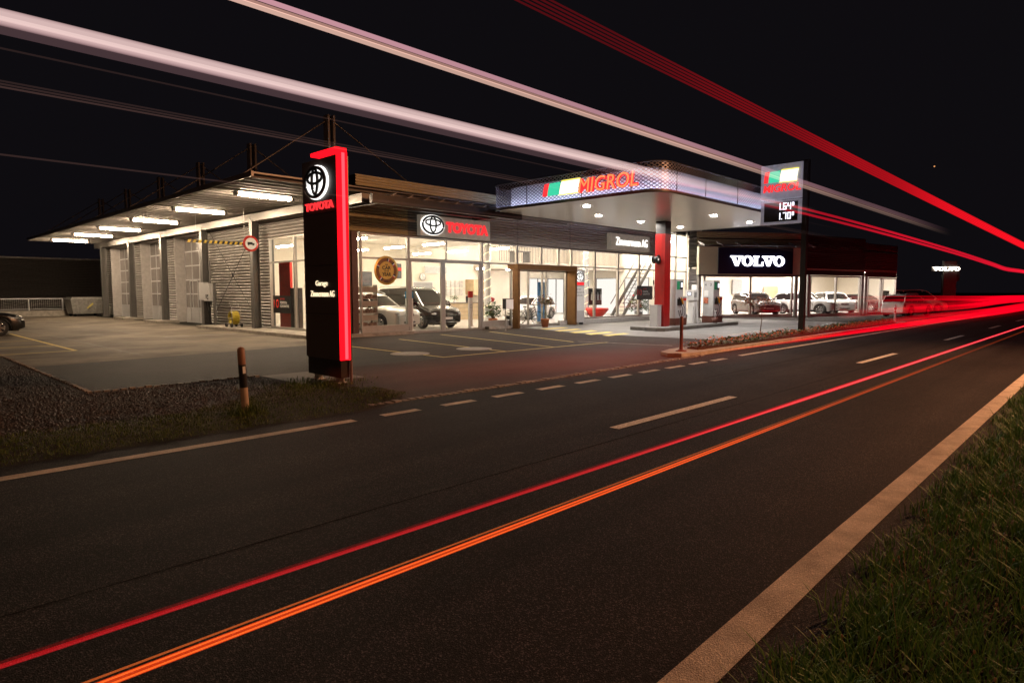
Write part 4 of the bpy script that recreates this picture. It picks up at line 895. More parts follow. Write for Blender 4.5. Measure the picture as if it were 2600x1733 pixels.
MB().lathe([(0, .0), (.13, .0), (.17, .28), (.16, .28), (.12, .02)], n=16).build('tub', 'brownp', b_); MB().cyl((0, 0, .05), (.12, .04, .62), .012, 6).box(.04, .2, .0, .05, .6, .64).build('squeegee', 'white', b_)
h_ = thing('hose_reel', 'black air hose reel on the left side of the red pillar', 'hose reel', (26.0, 15.75, 3.24))
MB().lathe([(0, -.14), (.20, -.14), (.20, -.11), (.13, -.10), (.13, .08), (.20, .09), (.20, .12), (0, .12)], axis='y', n=24).box(.0, .2, -.1, .1, -.06, .06).build('reel', 'black', h_)
MB().lathe([(0, -.150), (.05, -.150), (.06, -.141)], axis='y', n=16).build('hub', 'white', h_)
MB().cyl((-.17, 0, 0), (-.17, 0, -.95), .012, 6).cyl((-.17, 0, -.95), (-.17, 0, -1.15), .035, 8).tube([(-.17 + .10 * math.sin(a) * (1 - .3 * math.cos(a)), 0, -1.48 - .32 * -math.cos(a)) for a in np.linspace(0, 2 * PI, 24, endpoint=False)], .011, 5, True).build('air_hose', 'black', h_)
# ------------------------------------------------------------------ planting island with kerb, flowers, sapling, bollards
def band(pts_l, pts_r): return pts_l + pts_r[::-1]
isl = [(15.5, 8.55), (15.35, 8.9), (15.6, 9.25), (16.5, 9.5), (20.5, 9.6), (27, 9.75), (33, 9.6), (39.5, 9.35), (41, 8.9), (40, 8.6), (33, 8.5), (20.8, 8.5), (16.3, 8.42)]
tag(MB().prism(isl, 0, .10).build('traffic_island', 'kerb'), 'long low kerbed island between the road and the fuel station', 'kerb', kind='structure')
bed = [(16.8, 8.75), (17, 9.2), (20.5, 9.35), (27, 9.5), (33, 9.35), (38.5, 9.1), (38.8, 8.8), (33, 8.72), (20.8, 8.7)]
struct('flower_bed_soil', MB().prism(bed, .09, .14), 'soil')
fl = MB(); ff = MB()
def leafq(mb, p, s, a, tilt):
    d = Vector((math.cos(a), math.sin(a), tilt)).normalized(); q = Vector((-math.sin(a), math.cos(a), random.uniform(-.4, .4))).normalized(); p = Vector(p)
    mb.add([p, p + d * s * .5 + q * s * .32, p + d * s, p + d * s * .5 - q * s * .32], [(0, 1, 2, 3)])
for i in range(5200):
    x = 16.9 + 21.8 * random.random(); y = random.uniform(8.8, 9.3); h = .10 + .12 * (.5 + .5 * math.sin(x * 2.3 + 3 * math.sin(y * 5))) + random.uniform(-.04, .05); z = random.uniform(.13, .13 + max(.05, h))
    leafq(ff if random.random() < .42 and z > .2 else fl, (x, y, z), random.uniform(.06, .12), random.uniform(0, 6.3), random.uniform(-.2, 1))
tag(fl.build('bedding_leaves', 'leaf'), 'low green bedding plants along the traffic island', 'bedding plants', kind='stuff')
tag(ff.build('bedding_flowers', mat('orange flowers', (.55, .13, .03), .5, var=.5, scale=12)), 'orange and yellow bedding flowers along the traffic island', 'flowers', kind='stuff')
def tree(name, label, cat, loc, h, spread, nl, lm, s=.07, stem=.012, seed=1):
    random.seed(seed); r = thing(name, label, cat, loc); tr = MB(); lf = MB(); ends = []
    def br(p, d, l, rr, dep):
        q = p + d * l; mid = p + d * l * .5 + Vector((random.uniform(-.1, .1), random.uniform(-.1, .1), 0)) * l
        tr.tube([p, mid, q], [rr, rr * .85, rr * .65], 5)
        if dep == 0: ends.append(q); return
        for k in range(random.choice((2, 3))):
            nd = (d + Vector((random.uniform(-1, 1), random.uniform(-1, 1), random.uniform(-.1, .5))) * spread).normalized(); br(q, nd, l * random.uniform(.5, .8), rr * .62, dep - 1)
    br(Vector((0, 0, 0)), Vector((.08, 0, 1)).normalized(), h * .45, stem, 3)
    for i in range(nl):
        e = random.choice(ends); p = e + Vector((random.gauss(0, 1), random.gauss(0, 1), random.gauss(0, .8))) * h * .055
        leafq(lf, p, random.uniform(.6, 1.2) * s, random.uniform(0, 6.3), random.uniform(-.8, .8))
    tr.build('trunk', 'bark', r); lf.build('crown', lm, r); return r
tree('sapling', 'thin bare-stemmed sapling with dark red leaves in the flower bed', 'sapling', (22.1, 9.15, .12), 1.5, .75, 420, 'leafr', .085, .020, 5)
def bollard(name, label, loc, h, r, cols, cat='bollard', group=None, tilt=0):
    b = thing(name, label, cat, loc, 0, group); b.rotation_euler.x = tilt
    for k, (a, c, m_) in enumerate(cols):
        nm = 'post' if k == 0 else 'band'
        if k == len(cols) - 1: MB().lathe([(r, a * h), (r, c * h - r * .8), (r * .75, c * h - r * .25), (0, c * h)], n=16).build('cap', m_, b)
        else: MB().cyl((0, 0, a * h), (0, 0, c * h), r * (1.0 if k == 0 else 1.02), 16).build(nm, m_, b)
    return b
WP = mat('post plastic', (.42, .31, .22), .5, var=.15); RW = mat('red post plastic', (.13, .035, .028), .5, var=.1)
d_ = bollard('marker_post', 'leaning pale marker post with black band in the grass strip', (3.9, 9.06, 0), .98, .052, ((0, .40, WP), (.40, .74, M['black']), (.74, 1, mat('post head', (.24, .12, .07), .5))), 'marker post', None, rad(2))
d_.rotation_euler.y = rad(-3.5)
MB().box(-.02, .02, -.058, -.054, .60, .70).build('reflector', 'white', d_)
bollard('island_bollard', 'rust red bollard on the near tip of the traffic island', (16.1, 8.9, .1), .98, .048, ((0, .6, RW), (.6, .75, mat('dark red band', (.12, .02, .015), .5)), (.75, 1, RW)), group='island bollards').children
MB().lathe([(.16, .0), (.14, .03), (.07, .05)], (16.1, 8.9, .1), n=16).build('foot', RW).parent = None
bpy.data.objects['foot.' + sorted([x.name for x in bpy.data.objects if x.name.startswith('foot')])[-1].split('.')[-1]] if False else None
bollard('island_bollard', 'white bollard with red bands at the far end of the traffic island', (39.4, 9.0, .1), 1.0, .055, ((0, .55, M['white']), (.55, .62, M['redp']), (.62, .72, M['white']), (.72, .80, M['redp']), (.80, 1, M['white'])), group='island bollards')
# handrail by the pylon
MB_ = MB().tube([(6.62, 10.62, 0), (6.62, 10.62, .46), (6.64, 10.75, .52), (6.9, 11.7, .52), (6.92, 11.8, .46), (6.92, 11.8, 0)], .026, 8)
tag(MB_.build('guard_rail', mat('rust brown rail', (.16, .10, .08), .5, .3)), 'low tubular guard rail behind the lit pylon base', 'rail')
# ------------------------------------------------------------------ objects round the showroom
def plant(name, label, loc, potr, poth, h, wd, n, lm, potm, flower=0, s=.16, cat='potted plant'):
    r = thing(name, label, cat, loc)
    MB().lathe([(0, 0), (potr * .8, 0), (potr, poth), (potr * .9, poth), (potr * .85, poth - .04), (0, poth - .04)], n=18).build('pot', potm, r)
    lf = MB(); st = MB(); fl = MB()
    for i in range(n):
        a = random.uniform(0, 6.3); q = random.random() ** .6 * wd; z = poth + (h - poth) * random.uniform(.15, 1) * (1 - .35 * q / wd)
        p = (q * math.cos(a), q * math.sin(a), z); leafq(lf, p, s * random.uniform(.6, 1.2), a + random.uniform(-.8, .8), random.uniform(-.6, .8))
        if i % 9 == 0: st.tube([(0, 0, poth - .05), (p[0] * .4, p[1] * .4, z * .6 + poth * .3), p], .006, 4)
    for i in range(flower):
        a = random.uniform(0, 6.3); q = random.uniform(0, wd * .6); fl.ball((q * math.cos(a), q * math.sin(a), h + random.uniform(-.05, .08)), .05, .05, .07, 7, 5)
    st.build('stem', 'bark', r); lf.build('foliage', lm, r)
    if flower: fl.build('flower', 'flower', r)
    return r
plant('flowering_plant', 'green plant with red flowers behind the window left of the portal', (fx(22.0), 22.45, .04), .24, .42, 1.32, .34, 420, 'leaf', 'terracotta', 8)
plant('house_plant', 'bushy green plant behind the glass below the stairs', (35.3, 22.6, .04), .28, .45, 1.45, .62, 460, 'leaf', 'grey', 5, .22)
plant('desk_plant', 'small green plant on the reception counter', (26.0, 29.9, 1.1), .09, .14, .5, .22, 90, 'leaf', 'white', 0, .12)
r = thing('potted_tree', 'small potted tree with reddish crown in front of the entrance doors', 'potted tree', (24.15, 20.9, .0))
MB().lathe([(0, 0), (.15, 0), (.21, .36), (.225, .36), (.225, .42), (.19, .42), (.18, .38), (0, .38)], n=20).build('pot', 'terracotta', r)
st = MB(); st.tube([(0, 0, .38), (.03, 0, .8), (-.02, .01, 1.2)], .02, 6); lf = MB(); lf2 = MB()
for i in range(520):
    a = random.uniform(0, 6.3); q = random.random() ** .5 * .38; z = 1.28 + random.gauss(0, .13)
    leafq(lf if random.random() < .6 else lf2, (q * math.cos(a), q * math.sin(a), z), random.uniform(.06, .12), random.uniform(0, 6.3), random.uniform(-.6, .8))
for i in range(90): leafq(lf2, (random.gauss(0, .12), random.gauss(0, .12), random.uniform(.42, .75)), .08, random.uniform(0, 6.3), random.uniform(-.3, .9))
for i in range(9): a = i * .7; st.tube([(-.02, 0, 1.1), (.25 * math.cos(a), .25 * math.sin(a), 1.3)], .008, 4)
st.build('trunk', 'bark', r); lf.build('crown', 'leafr', r); lf2.build('crown', 'leaf', r)
# letter box
lb_ = thing('letter_box', 'white letter box on a steel post left of the entrance portal', 'letter box', (20.75, 20.15, 0))
MB().box(-.24, .22, -.10, .12, .98, 1.42).build('box', 'white', lb_); MB().box(-.25, .23, -.11, .13, 1.42, 1.45).box(-.255, -.241, -.1, .12, .98, 1.42).build('box_edge', 'darksteel', lb_); MB().box(-.2, -.16, -.02, .02, 0, .98).build('post', 'alu', lb_)
# bicycle/wheelchair-like: black city bicycle leaning by the door
bk = thing('bicycle', 'black bicycle parked inside the glass entrance doors', 'bicycle', (25.1, 22.9, .04), rad(-25))
for x in (-.5, .52):
    wv = MB().tube([(x + .33 * math.cos(a), 0, .34 + .33 * math.sin(a)) for a in np.linspace(0, 2 * PI, 30, endpoint=False)], .018, 6, True)
    wh = wv.build('wheel', 'rubber', bk); sp = MB()
    for k in range(12): a = PI * k / 6; sp.cyl((x, 0, .34), (x + .32 * math.cos(a), 0, .34 + .32 * math.sin(a)), .003, 3)
    sp.build('spokes', 'chrome', wh)
MB().bar((-.5, 0, .34), (-.1, 0, .32), .03).bar((-.1, 0, .32), (-.2, 0, .85), .035).bar((-.1, 0, .32), (.38, 0, .78), .04).bar((-.18, 0, .72), (.36, 0, .86), .035).bar((.52, 0, .34), (.36, 0, .95), .03).bar((-.5, 0, .34), (-.18, 0, .72), .025).build('frame', 'black', bk)
MB().ball((-.22, 0, .92), .13, .08, .04).build('saddle', 'black', bk); MB().tube([(.2, -.28, 1.02), (.36, -.1, 1.04), (.36, .1, 1.04), (.2, .28, 1.02)], .014, 6).build('handlebar', 'black', bk)
# stands, boards, furniture inside
def stand(name, label, x, y, w_, h, topm, th):
    r = thing(name, label, 'display stand', (x, y, .04)); pr = [(-w_ / 2, 0), (w_ / 2, 0), (w_ / 2, .1), (w_ * .42, .12)]
    MB().box(-w_ / 2, w_ / 2, -.04, .04, .1, h - th).build('stand_body', 'white', r); MB().box(-w_ / 2 - .01, w_ / 2 + .01, -.05, .05, h - th, h).build('stand_top', topm, r)
    MB().add([(-w_ / 2, -.04, .1), (w_ / 2, -.04, .1), (w_ / 2 + .08, -.30, 0), (-w_ / 2 + .02, -.30, 0), (-w_ / 2, .1, 0), (w_ / 2, .1, 0)], [(0, 3, 2, 1), (4, 0, 1, 5)]).build('stand_foot', 'white', r)
    MB().box(-w_ * .3, w_ * .2, -.045, -.041, h * .62, h * .63).box(-w_ * .3, w_ * .3, -.045, -.041, h * .56, h * .57).build('stand_text', 'black', r)
stand('display_stand', 'white display stand with blue top just inside the door bay', 16.75, 22.2, .34, 1.72, mat('bright blue', (.02, .20, .42), .4), .28)
stand('display_stand', 'white display stand with red top at the right of the door bay', fx(20.2), 22.15, .22, 1.75, 'redp', .3)
sh = thing('brochure_shelf', 'glass brochure shelf unit behind the left showroom window', 'shelf', (14.5, 22.15, .04)); sh.scale = (.70, 1, 1)
MB().box(-.72, -.70, -.15, .15, 0, 2.0).box(.70, .72, -.15, .15, 0, 2.0).build('side_panel', 'alu', sh)
for z in (.28, .85, 1.42): 
    s2 = MB().box(-.7, .7, -.15, .15, z, z + .02).build('shelf', 'alu', sh); bk_ = MB()
    for k in range(11): x = -.62 + k * .12; bk_.box(x, x + .09, -.1, .0, z + .021, z + random.uniform(.12, .22))
    bk_.build('brochures', mat('brochures', (.22, .15, .12), .5, var=.9, scale=9), s2)
    MB().box(-.7, .7, -.16, -.152, z + .28, z + .5).build('shelf_front', mat('grey acrylic', (.45, .44, .42), .3), s2)
ct = thing('reception_counter', 'light wood reception counter behind the black van', 'counter', (26.9, 29.9, .04))
MB().box(-1.6, 1.7, -.35, .35, 0, 1.02).build('counter_body', 'wood', ct); MB().box(-1.7, 1.8, -.42, .42, 1.021, 1.06).build('counter_top', 'steel', ct)
gv = MB()
for k in range(3): gv.box(-1.6, 1.7, -.356, -.351, .25 + k * .25, .265 + k * .25)
gv.build('groove', 'steel', ct)
wc = thing('wall_cupboard', 'light wood wall cupboard above the counter', 'cupboard', (30.1, 31.9, 1.55)); MB().box(-.6, .6, 0, .85, 0, 1.05).build('cupboard_body', 'wood', wc); MB().box(-.01, .01, -.006, 0, .02, 1.28).build('door_gap', 'steel', wc)
tag(MB().box(26.9, 27.3, 29.8, 29.85, 1.2, 1.5).box(27.05, 27.15, 29.82, 30.0, 1.101, 1.22).build('monitor', 'black'), 'black computer monitor on the reception counter', 'monitor')
for i, (x, z, w_, h, m_, lab) in enumerate(((21.5, 2.1, .85, .85, 'poster', 'dark framed car poster low on the left back wall'), (23.8, 2.6, .6, .9, 'poster', 'dark poster with red car beside the gold roundel'), (26.9, 2.95, 1.9, .48, mat('pale banner', (.55, .60, .58), .5), 'pale banner high on the back wall'), (25.8, 1.95, 1.6, .45, 'grey', 'grey letter board low on the back wall behind the van'))):
    t = thing('wall_poster', lab, 'poster', (x, 32.7, z), 0, 'pictures on the back wall'); MB().box(-w_ / 2, w_ / 2, 0, .06, 0, h).build('frame', 'black' if m_ == 'poster' else 'white', t); MB().box(-w_ / 2 + .04, w_ / 2 - .04, -.006, 0, .04, h - .04).build('print', m_, t)
    if i == 1: MB().box(-.3, .3, -.012, -.007, .45, .65).build('printed_car', 'redp', t)
for k in range(10):
    x = 27.3 + (k % 5) * .0; 
ctf = []
for k in range(10):
    x = 28.6 + (k % 5) * .38; z = 1.5 + (k // 5) * .55
    t = tag(MB().box(x - 1.2, x - .88, 32.72, 32.76, z, z + .46).build('certificate', mat('certificate', (.62, .60, .55), .5, var=.2, scale=8)), 'small framed certificate in the grid on the back wall', 'certificate', 'certificates on the back wall')
ck = thing('wall_clock', 'round white clock on the back wall above the van', 'clock', (25.75, 32.7, 2.72)); MB().lathe([(0, -.03), (.22, -.03), (.24, 0)], axis='y', n=28).build('dial', 'white', ck); MB().lathe([(.22, -.035), (.25, -.035), (.25, 0)], axis='y', n=28).box(-.01, .01, -.04, -.032, 0, .17).box(0, .12, -.04, -.032, -.01, .01).build('clock_ring', 'grey', ck)
for x, z, w_, h, m_, lab in ((26.0, .2, .75, 2.25, 'blue', 'blue roll-up banner inside the entrance doors'),):
    t = thing('roll_up_banner', lab, 'banner', (x + .55, 23.2, .04)); MB().box(-w_ / 2, w_ / 2, 0, .01, .1, h).build('sheet', m_, t); MB().box(-w_ / 2 - .03, w_ / 2 + .03, -.06, .07, 0, .1).build('base', 'alu', t)
    textobj('lettering', 'DAS', (-.3, -.004, 1.35), (1, 0, 0), (0, 0, 1), .36, .16, 'white', t, .003)
rb = thing('red_display_wall', 'tall red display panel inside the side window by the pylon', 'display panel', (14.6, 29.0, .04)); MB().box(-.06, .06, -.55, .55, 0, 3.1).build('panel', 'redp', rb); MB().box(-.1, .1, -1.4, -.6, 0, 1.9).build('side_board', 'anthracite', rb)
rt = thing('red_table', 'red curved reception table behind the front window', 'table', (32.5, 23.9, .04)); MB().lathe([(0, .70), (.75, .72), (.78, .60), (.45, .22), (.2, .1), (.3, 0), (0, 0)], n=28).build('table_body', 'redp', rt)
ds = thing('spray_can_display', 'black window display with four white bottles', 'display', (29.9, FY + .3, 1.0)); MB().box(-.62, .62, 0, .05, 0, .95).build('back_board', 'black', ds)
for k in range(4): MB().cyl((-.42 + k * .28, -.07, .28), (-.42 + k * .28, -.07, .62), .06, 10).cyl((-.42 + k * .28, -.07, .62), (-.42 + k * .28, -.07, .74), .025, 8).build('bottle', 'white', ds)
tag(MB().lathe([(0, 0), (.28, 0), (.28, .8), (.1, .86), (0, .86)], (41.0, 20.3, 0), n=18).build('blue_drum', mat('blue drum', (.02, .09, .30), .4)), 'blue drum standing at the wall behind the payment terminal', 'drum')
ft = thing('office_desk', 'dark desk with chair on the mezzanine', 'desk', (30.2, 28.3, 3.62)); MB().box(-.7, .7, -.35, .35, .7, .74).box(-.65, -.6, -.3, .3, 0, .7).box(.6, .65, -.3, .3, 0, .7).build('desk_frame', 'steel', ft)
# ------------------------------------------------------------------ yard of the workshop
wcn = thing('waste_container', 'dented galvanised four wheeled waste container by the low wall', 'waste container', (12.1, 55.0, 0), rad(8))
cb = MB(); vs = [(-.95, -.5, .18), (.95, -.5, .18), (.95, .5, .18), (-.95, .5, .18), (-1.12, -.65, 1.15), (1.12, -.65, 1.15), (1.12, .65, 1.15), (-1.12, .65, 1.15)]
cb.add(vs, [(3, 2, 1, 0), (0, 1, 5, 4), (1, 2, 6, 5), (2, 3, 7, 6), (3, 0, 4, 7)])
for x in (-.55, 0, .55): cb.bar((x * .95, -.53, .2), (x * 1.1, -.66, 1.14), .06, .04)
cb.build('container_body', 'galv', wcn); MB().obox((0, 0, 1.24), (1, 0, 0), (0, 1, 0), (0, 0, 1), 1.15, .68, .06).obox((0, 0, 1.34), (1, 0, 0), (0, 1, 0), (0, 0, 1), 1.0, .5, .04).build('lid', 'galv', wcn)
MB().obox((.1, -.64, .75), (1, 0, .9), (0, 1, 0), (-.9, 0, 1), .26, .012, .05).build('sticker', mat('yellow sticker', (.5, .42, .12), .5), wcn)
for x in (-.8, .8):
    for y in (-.4, .4): MB().cyl((x, y - .03, .09), (x, y + .03, .09), .09, 12).build('wheel', 'rubber', wcn)
for i, (x, y) in enumerate(((14.1, 54.3 - .9), (14.55, 53.2))):
    b = thing('tub', ['pale plastic tub next to the waste container', 'pale plastic tub nearest the workshop post'][i], 'tub', (x - .9, y - .3, .12), 0, 'plastic tubs by the wall'); MB().lathe([(0, 0), (.24, 0), (.28, .5), (.30, .52), (.30, .56), (.25, .56), (0, .5)], n=18).build('tub_body', mat('dusty white plastic', (.50, .47, .43), .5), b)
lw = MB().box(-14, 12.9, 56.2, 56.5, 0, .42); tag(lw.build('low_wall', 'kerb'), 'low concrete wall along the back of the yard', 'wall')
rl = thing('yard_railing', 'light metal railing on the low wall at the back of the yard', 'railing', (0, 56.35, .42)); MB().bar((-14, 0, .85), (12.9, 0, .85), .06).bar((-14, 0, .1), (12.9, 0, .1), .03).build('rail', 'lgrey', rl)
for x in np.arange(-13, 13, 2.0): MB().box(x - .03, x + .03, -.03, .03, 0, .85).build('post', 'lgrey', rl)
bb = MB()
for k in range(220): x = -13.9 + k * .12; bb.box(x, x + .012, -.006, .006, .1, .8)
bb.build('bars', 'galv', rl)
bn = thing('barn', 'dark windowless corrugated hall behind the yard railing', 'building', (0, 74, 0)); corr(MB(), (-60, 0), (24, 0), 0, 4.85, .16, .02).build('wall', mat('barn sheet', (.11, .095, .085), .6, .2, var=.15), bn)
MB().box(-60, 24.2, -.06, .1, 4.86, 5.0).build('eaves', 'galv', bn); MB().box(-60, 24, .1, 12, 0, 4.9).build('hall_body', 'darksteel', bn)
# electrical box and post, hose trolley, height barrier
eb = thing('electrical_box', 'grey electrical control box with cables on the workshop wall', 'electrical box', (12.55, 33.1, .13))
MB().box(-.16, .12, -.55, .15, 1.18, 2.05).build('cabinet', 'lgrey', eb); MB().box(-.13, .1, .2, .85, 1.22, 2.1).build('cabinet', 'lgrey', eb)
MB().box(-.172, -.161, -.42, -.28, 1.4, 1.5).box(-.172, -.161, -.2, -.12, 1.3, 1.5).box(-.172, -.161, -.42, -.28, 1.25, 1.32).build('socket', 'black', eb)
MB().box(-.05, .05, -.85, -.72, 0, 2.05).box(.1, .16, .0, .08, 1.0, 3.2).build('post', 'steel', eb)
cbm = MB()
for k in range(6): cbm.tube([(0, -.4 + k * .16, 1.18), (random.uniform(-.06, .06), -.3 + k * .1, .8), (random.uniform(-.05, .1), -.1 + random.uniform(-.1, .1), .3), (.1, random.uniform(-.1, .1), .02)], .022, 5)
cbm.build('cable', 'black', eb)
ht = thing('hose_trolley', 'yellow hose coiled on a two wheeled trolley by the ribbed wall', 'hose trolley', (12.45, 29.9, .13))
hb = MB()
for k in range(9):
    x = -.14 + k * .035; hb.tube([(x, .30 * math.cos(a), .42 + .30 * math.sin(a)) for a in np.linspace(0, 2 * PI, 22, endpoint=False)], .019, 5, True)
    hb.tube([(x, .25 * math.cos(a), .42 + .25 * math.sin(a)) for a in np.linspace(0, 2 * PI, 22, endpoint=False)], .019, 5, True)
hb.build('hose', mat('yellow hose', (.50, .40, .04), .5), ht)
MB().tube([(-.2, -.3, .1), (-.2, -.25, .9), (-.15, .1, 1.15), (.15, .1, 1.15), (.2, -.25, .9), (.2, -.3, .1)], .014, 6).bar((-.2, -.3, .42), (-.2, .3, .42), .02).bar((.2, -.3, .42), (.2, .3, .42), .02).bar((-.2, .3, .1), (-.2, 0, .42), .02).bar((.2, .3, .1), (.2, 0, .42), .02).build('trolley_frame', 'galv', ht)
for y in (-.3, .3): MB().cyl((-.26, y, .09), (-.2, y, .09), .09, 12).cyl((.2, y, .09), (.26, y, .09), .09, 12).build('wheel', 'rubber', ht)
hbr = thing('height_barrier', 'hanging yellow and black striped height bar with round no lorries sign', 'height barrier', (9.5, 27.0, 3.78))
for k in range(26):
    x = k * .103
    MB().add([(x, -.02, -.06), (x + .103, -.02, -.06), (x + .155, -.02, .06), (x + .052, -.02, .06), (x, .02, -.06), (x + .103, .02, -.06), (x + .155, .02, .06), (x + .052, .02, .06)], [(0, 1, 2, 3), (7, 6, 5, 4), (0, 4, 5, 1), (3, 2, 6, 7)]).build('bar_stripe', 'black' if k % 2 else mat('barrier yellow', (.70, .50, .06), .5), hbr)
MB().cyl((.35, 0, .06), (.35, 0, 1.5), .008, 5).cyl((2.3, 0, .06), (2.3, 0, 1.5), .008, 5).build('hanger', 'lgrey', hbr)
MB().lathe([(0, -.05), (.33, -.05), (.34, -.03)], (2.55, 0, .02), 'y', 30).build('sign_rim', 'redp', hbr)
MB().lathe([(0, -.054), (.245, -.054)], (2.55, 0, .02), 'y', 30).build('sign_face', 'white', hbr)
MB().box(2.40, 2.62, -.06, -.056, -.03, .08).box(2.62, 2.70, -.06, -.056, -.03, .04).cyl((2.45, -.062, -.04), (2.45, -.056, -.04), .028, 10).cyl((2.64, -.062, -.04), (2.64, -.056, -.04), .028, 10).build('lorry_symbol', 'black', hbr)
# ------------------------------------------------------------------ right hand showroom
V = thing('right_showroom', 'dark ribbed showroom with angled lit glass front and blue illuminated sign', 'building', (0, 0, 0))
P0, P1, P2, P3 = (39.77, 21.0), (46.41, 16.4), (53.72, 14.43), (59.3, 13.55)
def off(p, q, d): D = (Vector(q) - Vector(p)).normalized(); n = Vector((D.y, -D.x)); return n * d
def seg(p, q, name, z0, z1, m, per=.14, amp=.022, d=0):
    n = off(p, q, 1); corr(MB(), tuple(Vector(p) + n * d), tuple(Vector(q) + n * d), z0, z1, per, amp, (n.x, n.y, 0)).build(name, m, V)
seg(P0, P1, 'fascia', 4.95, 5.8, 'corr_olive'); VB = mat('black brown ribbed sheet', (.030, .026, .024), .55, .1); seg(P1, P2, 'fascia', 2.95, 5.75, VB); seg(P2, P3, 'fascia', 2.9, 4.8, VB); seg(P2, P3, 'fascia', 4.95, 5.45, VB)
floor = [P0, P1, P2, P3, (66, 20), (45.5, 29.2)]
MB().prism(floor, -.02, .10).build('showroom_floor', 'tile', V); MB().prism(floor, 3.3, 3.42).build('showroom_ceiling', 'ceil', V)
MB().prism([P0, P1, P2, P3, (66, 20), (46, 29.4)], 5.3, 5.42).build('roof', 'darksteel', V)
bw = MB()
for a, b in (((45.5, 29.2), (66, 20)), ((66, 20), P3), ((45.5, 29.2), (40.4, 21.9))):
    bw.add([(*a, .1), (*b, .1), (*b, 3.3), (*a, 3.3)], [(0, 1, 2, 3)])
bw.build('inner_wall', 'cream', V)
bw = MB()
for a, b in (((45.6, 29.4), (66.2, 20.1)), ((66.2, 20.1), (59.4, 13.6))): bw.add([(*a, 0), (*b, 0), (*b, 5.4), (*a, 5.4)], [(3, 2, 1, 0)])
bw.build('outer_wall', 'corr_dark', V)
def vwin(p, q, z0, z1, posts, rail=None):
    P = Vector((*p, 0)); Q = Vector((*q, 0)); D = Q - P; L = D.length; D.normalize(); N = Vector((D.y, -D.x, 0)); f = MB()
    for t in [.0] + posts + [1.]: c = P + D * (L * t); f.obox((c.x, c.y, (z0 + z1) / 2), D, N, (0, 0, 1), .05, .07, (z1 - z0) / 2)
    for z in (z0 + .04, z1 - .03): c = (P + Q) / 2; f.obox((c.x, c.y, z), D, N, (0, 0, 1), L / 2, .06, .05)
    w_ = f.build('window', 'alu', V); MB().add([(*p, z0), (*q, z0), (*q, z1), (*p, z1)], [(0, 1, 2, 3)]).build('pane', 'glass', w_)
def lerp(p, q, t): return (p[0] + (q[0] - p[0]) * t, p[1] + (q[1] - p[1]) * t)
vwin(lerp(P0, P1, .08), lerp(P0, P1, .90), .12, 2.85, [.52]); vwin(lerp(P1, P2, .12), lerp(P1, P2, .92), .12, 2.9, [.5]); vwin(lerp(P2, P3, .10), lerp(P2, P3, .97), .12, 2.85, [.45, .52])
cl = MB()
for p, q, t in ((P0, P1, .03), (P0, P1, .94), (P1, P2, .03), (P1, P2, .09), (P1, P2, .965), (P2, P3, .04)):
    c = lerp(p, q, t); MB().cyl((*c, 0), (*c, 2.95), .13, 12).build('column', 'galv', V)
D = (Vector(P1) - Vector(P0)).normalized(); n = Vector((D.y, -D.x)); D3 = Vector((*D, 0)); N3 = Vector((*n, 0))
c0 = Vector((*lerp(P0, P1, .5), 0)) + N3 * .2; hL = (Vector(P1) - Vector(P0)).length / 2
MB().obox((c0.x, c0.y, 3.83), D3, N3, (0, 0, 1), hL - .02, .15, .95).build('sign_band', 'olivep', V)
MB().obox((c0.x + n.x * .06, c0.y + n.y * .06, 2.86), D3, N3, (0, 0, 1), hL + .02, .12, .05).obox((c0.x + n.x * .5, c0.y + n.y * .5, 4.85), D3, N3, (0, 0, 1), hL + .05, .45, .025).build('sunshade', 'steel', V)
for k in range(7):
    c = c0 + D3 * (hL * 2 * (k / 6 - .5)); MB().obox((c.x + n.x * .5, c.y + n.y * .5, 4.95), N3 + Vector((0, 0, -.35)), D3, (0, 0, 1), .45, .03, .06).build('bracket', 'lgrey', V)
q1 = Vector((*P1, 0)); e = (Vector((*P2, 0)) - q1).normalized(); n2 = Vector((e.y, -e.x, 0))
for k in range(6): c = q1 + e * (k + .4) * 1.25; MB().obox((c.x + n2.x * .3, c.y + n2.y * .3, 4.95), n2 + Vector((0, 0, -.35)), e, (0, 0, 1), .35, .03, .05).build('bracket', 'steel', V)
for i in range(4):
    for j in range(3):
        x = 44.9 + i * 4.1 + j * 1.5; y = 19.0 + j * 3.0 - i * 1.15
        MB().obox((x, y, 3.24), D3, N3, (0, 0, 1), .75, .12, .03).build('ceiling_lamp', emit('showroom panel lamp', (1., .86, .78), 140.), V)
# interior: screens and shelves on the back wall
for t, z, w_, h, m_ in ((.25, 1.3, 1.2, .9, 'black'), (.45, 1.6, 1.0, 1.2, 'grey'), (.62, 1.2, 1.6, 1.0, 'wood')):
    c = lerp((45.5, 29.2), (66, 20), t); b = thing('wall_board', {'black': 'black screen on the back wall of the right showroom', 'grey': 'grey board on the back wall of the right showroom', 'wood': 'shelf of boxes on the back wall of the right showroom'}[m_], 'board', (c[0] - .2, c[1] - .3, z)); b.rotation_euler.z = math.atan2(-9.2, 20.5)
    MB().box(-w_ / 2, w_ / 2, 0, .1, 0, h).build('panel', m_, b); MB().box(-w_ / 2 - .03, w_ / 2 + .03, .1, .14, -.03, h + .03).build('frame', 'steel', b)
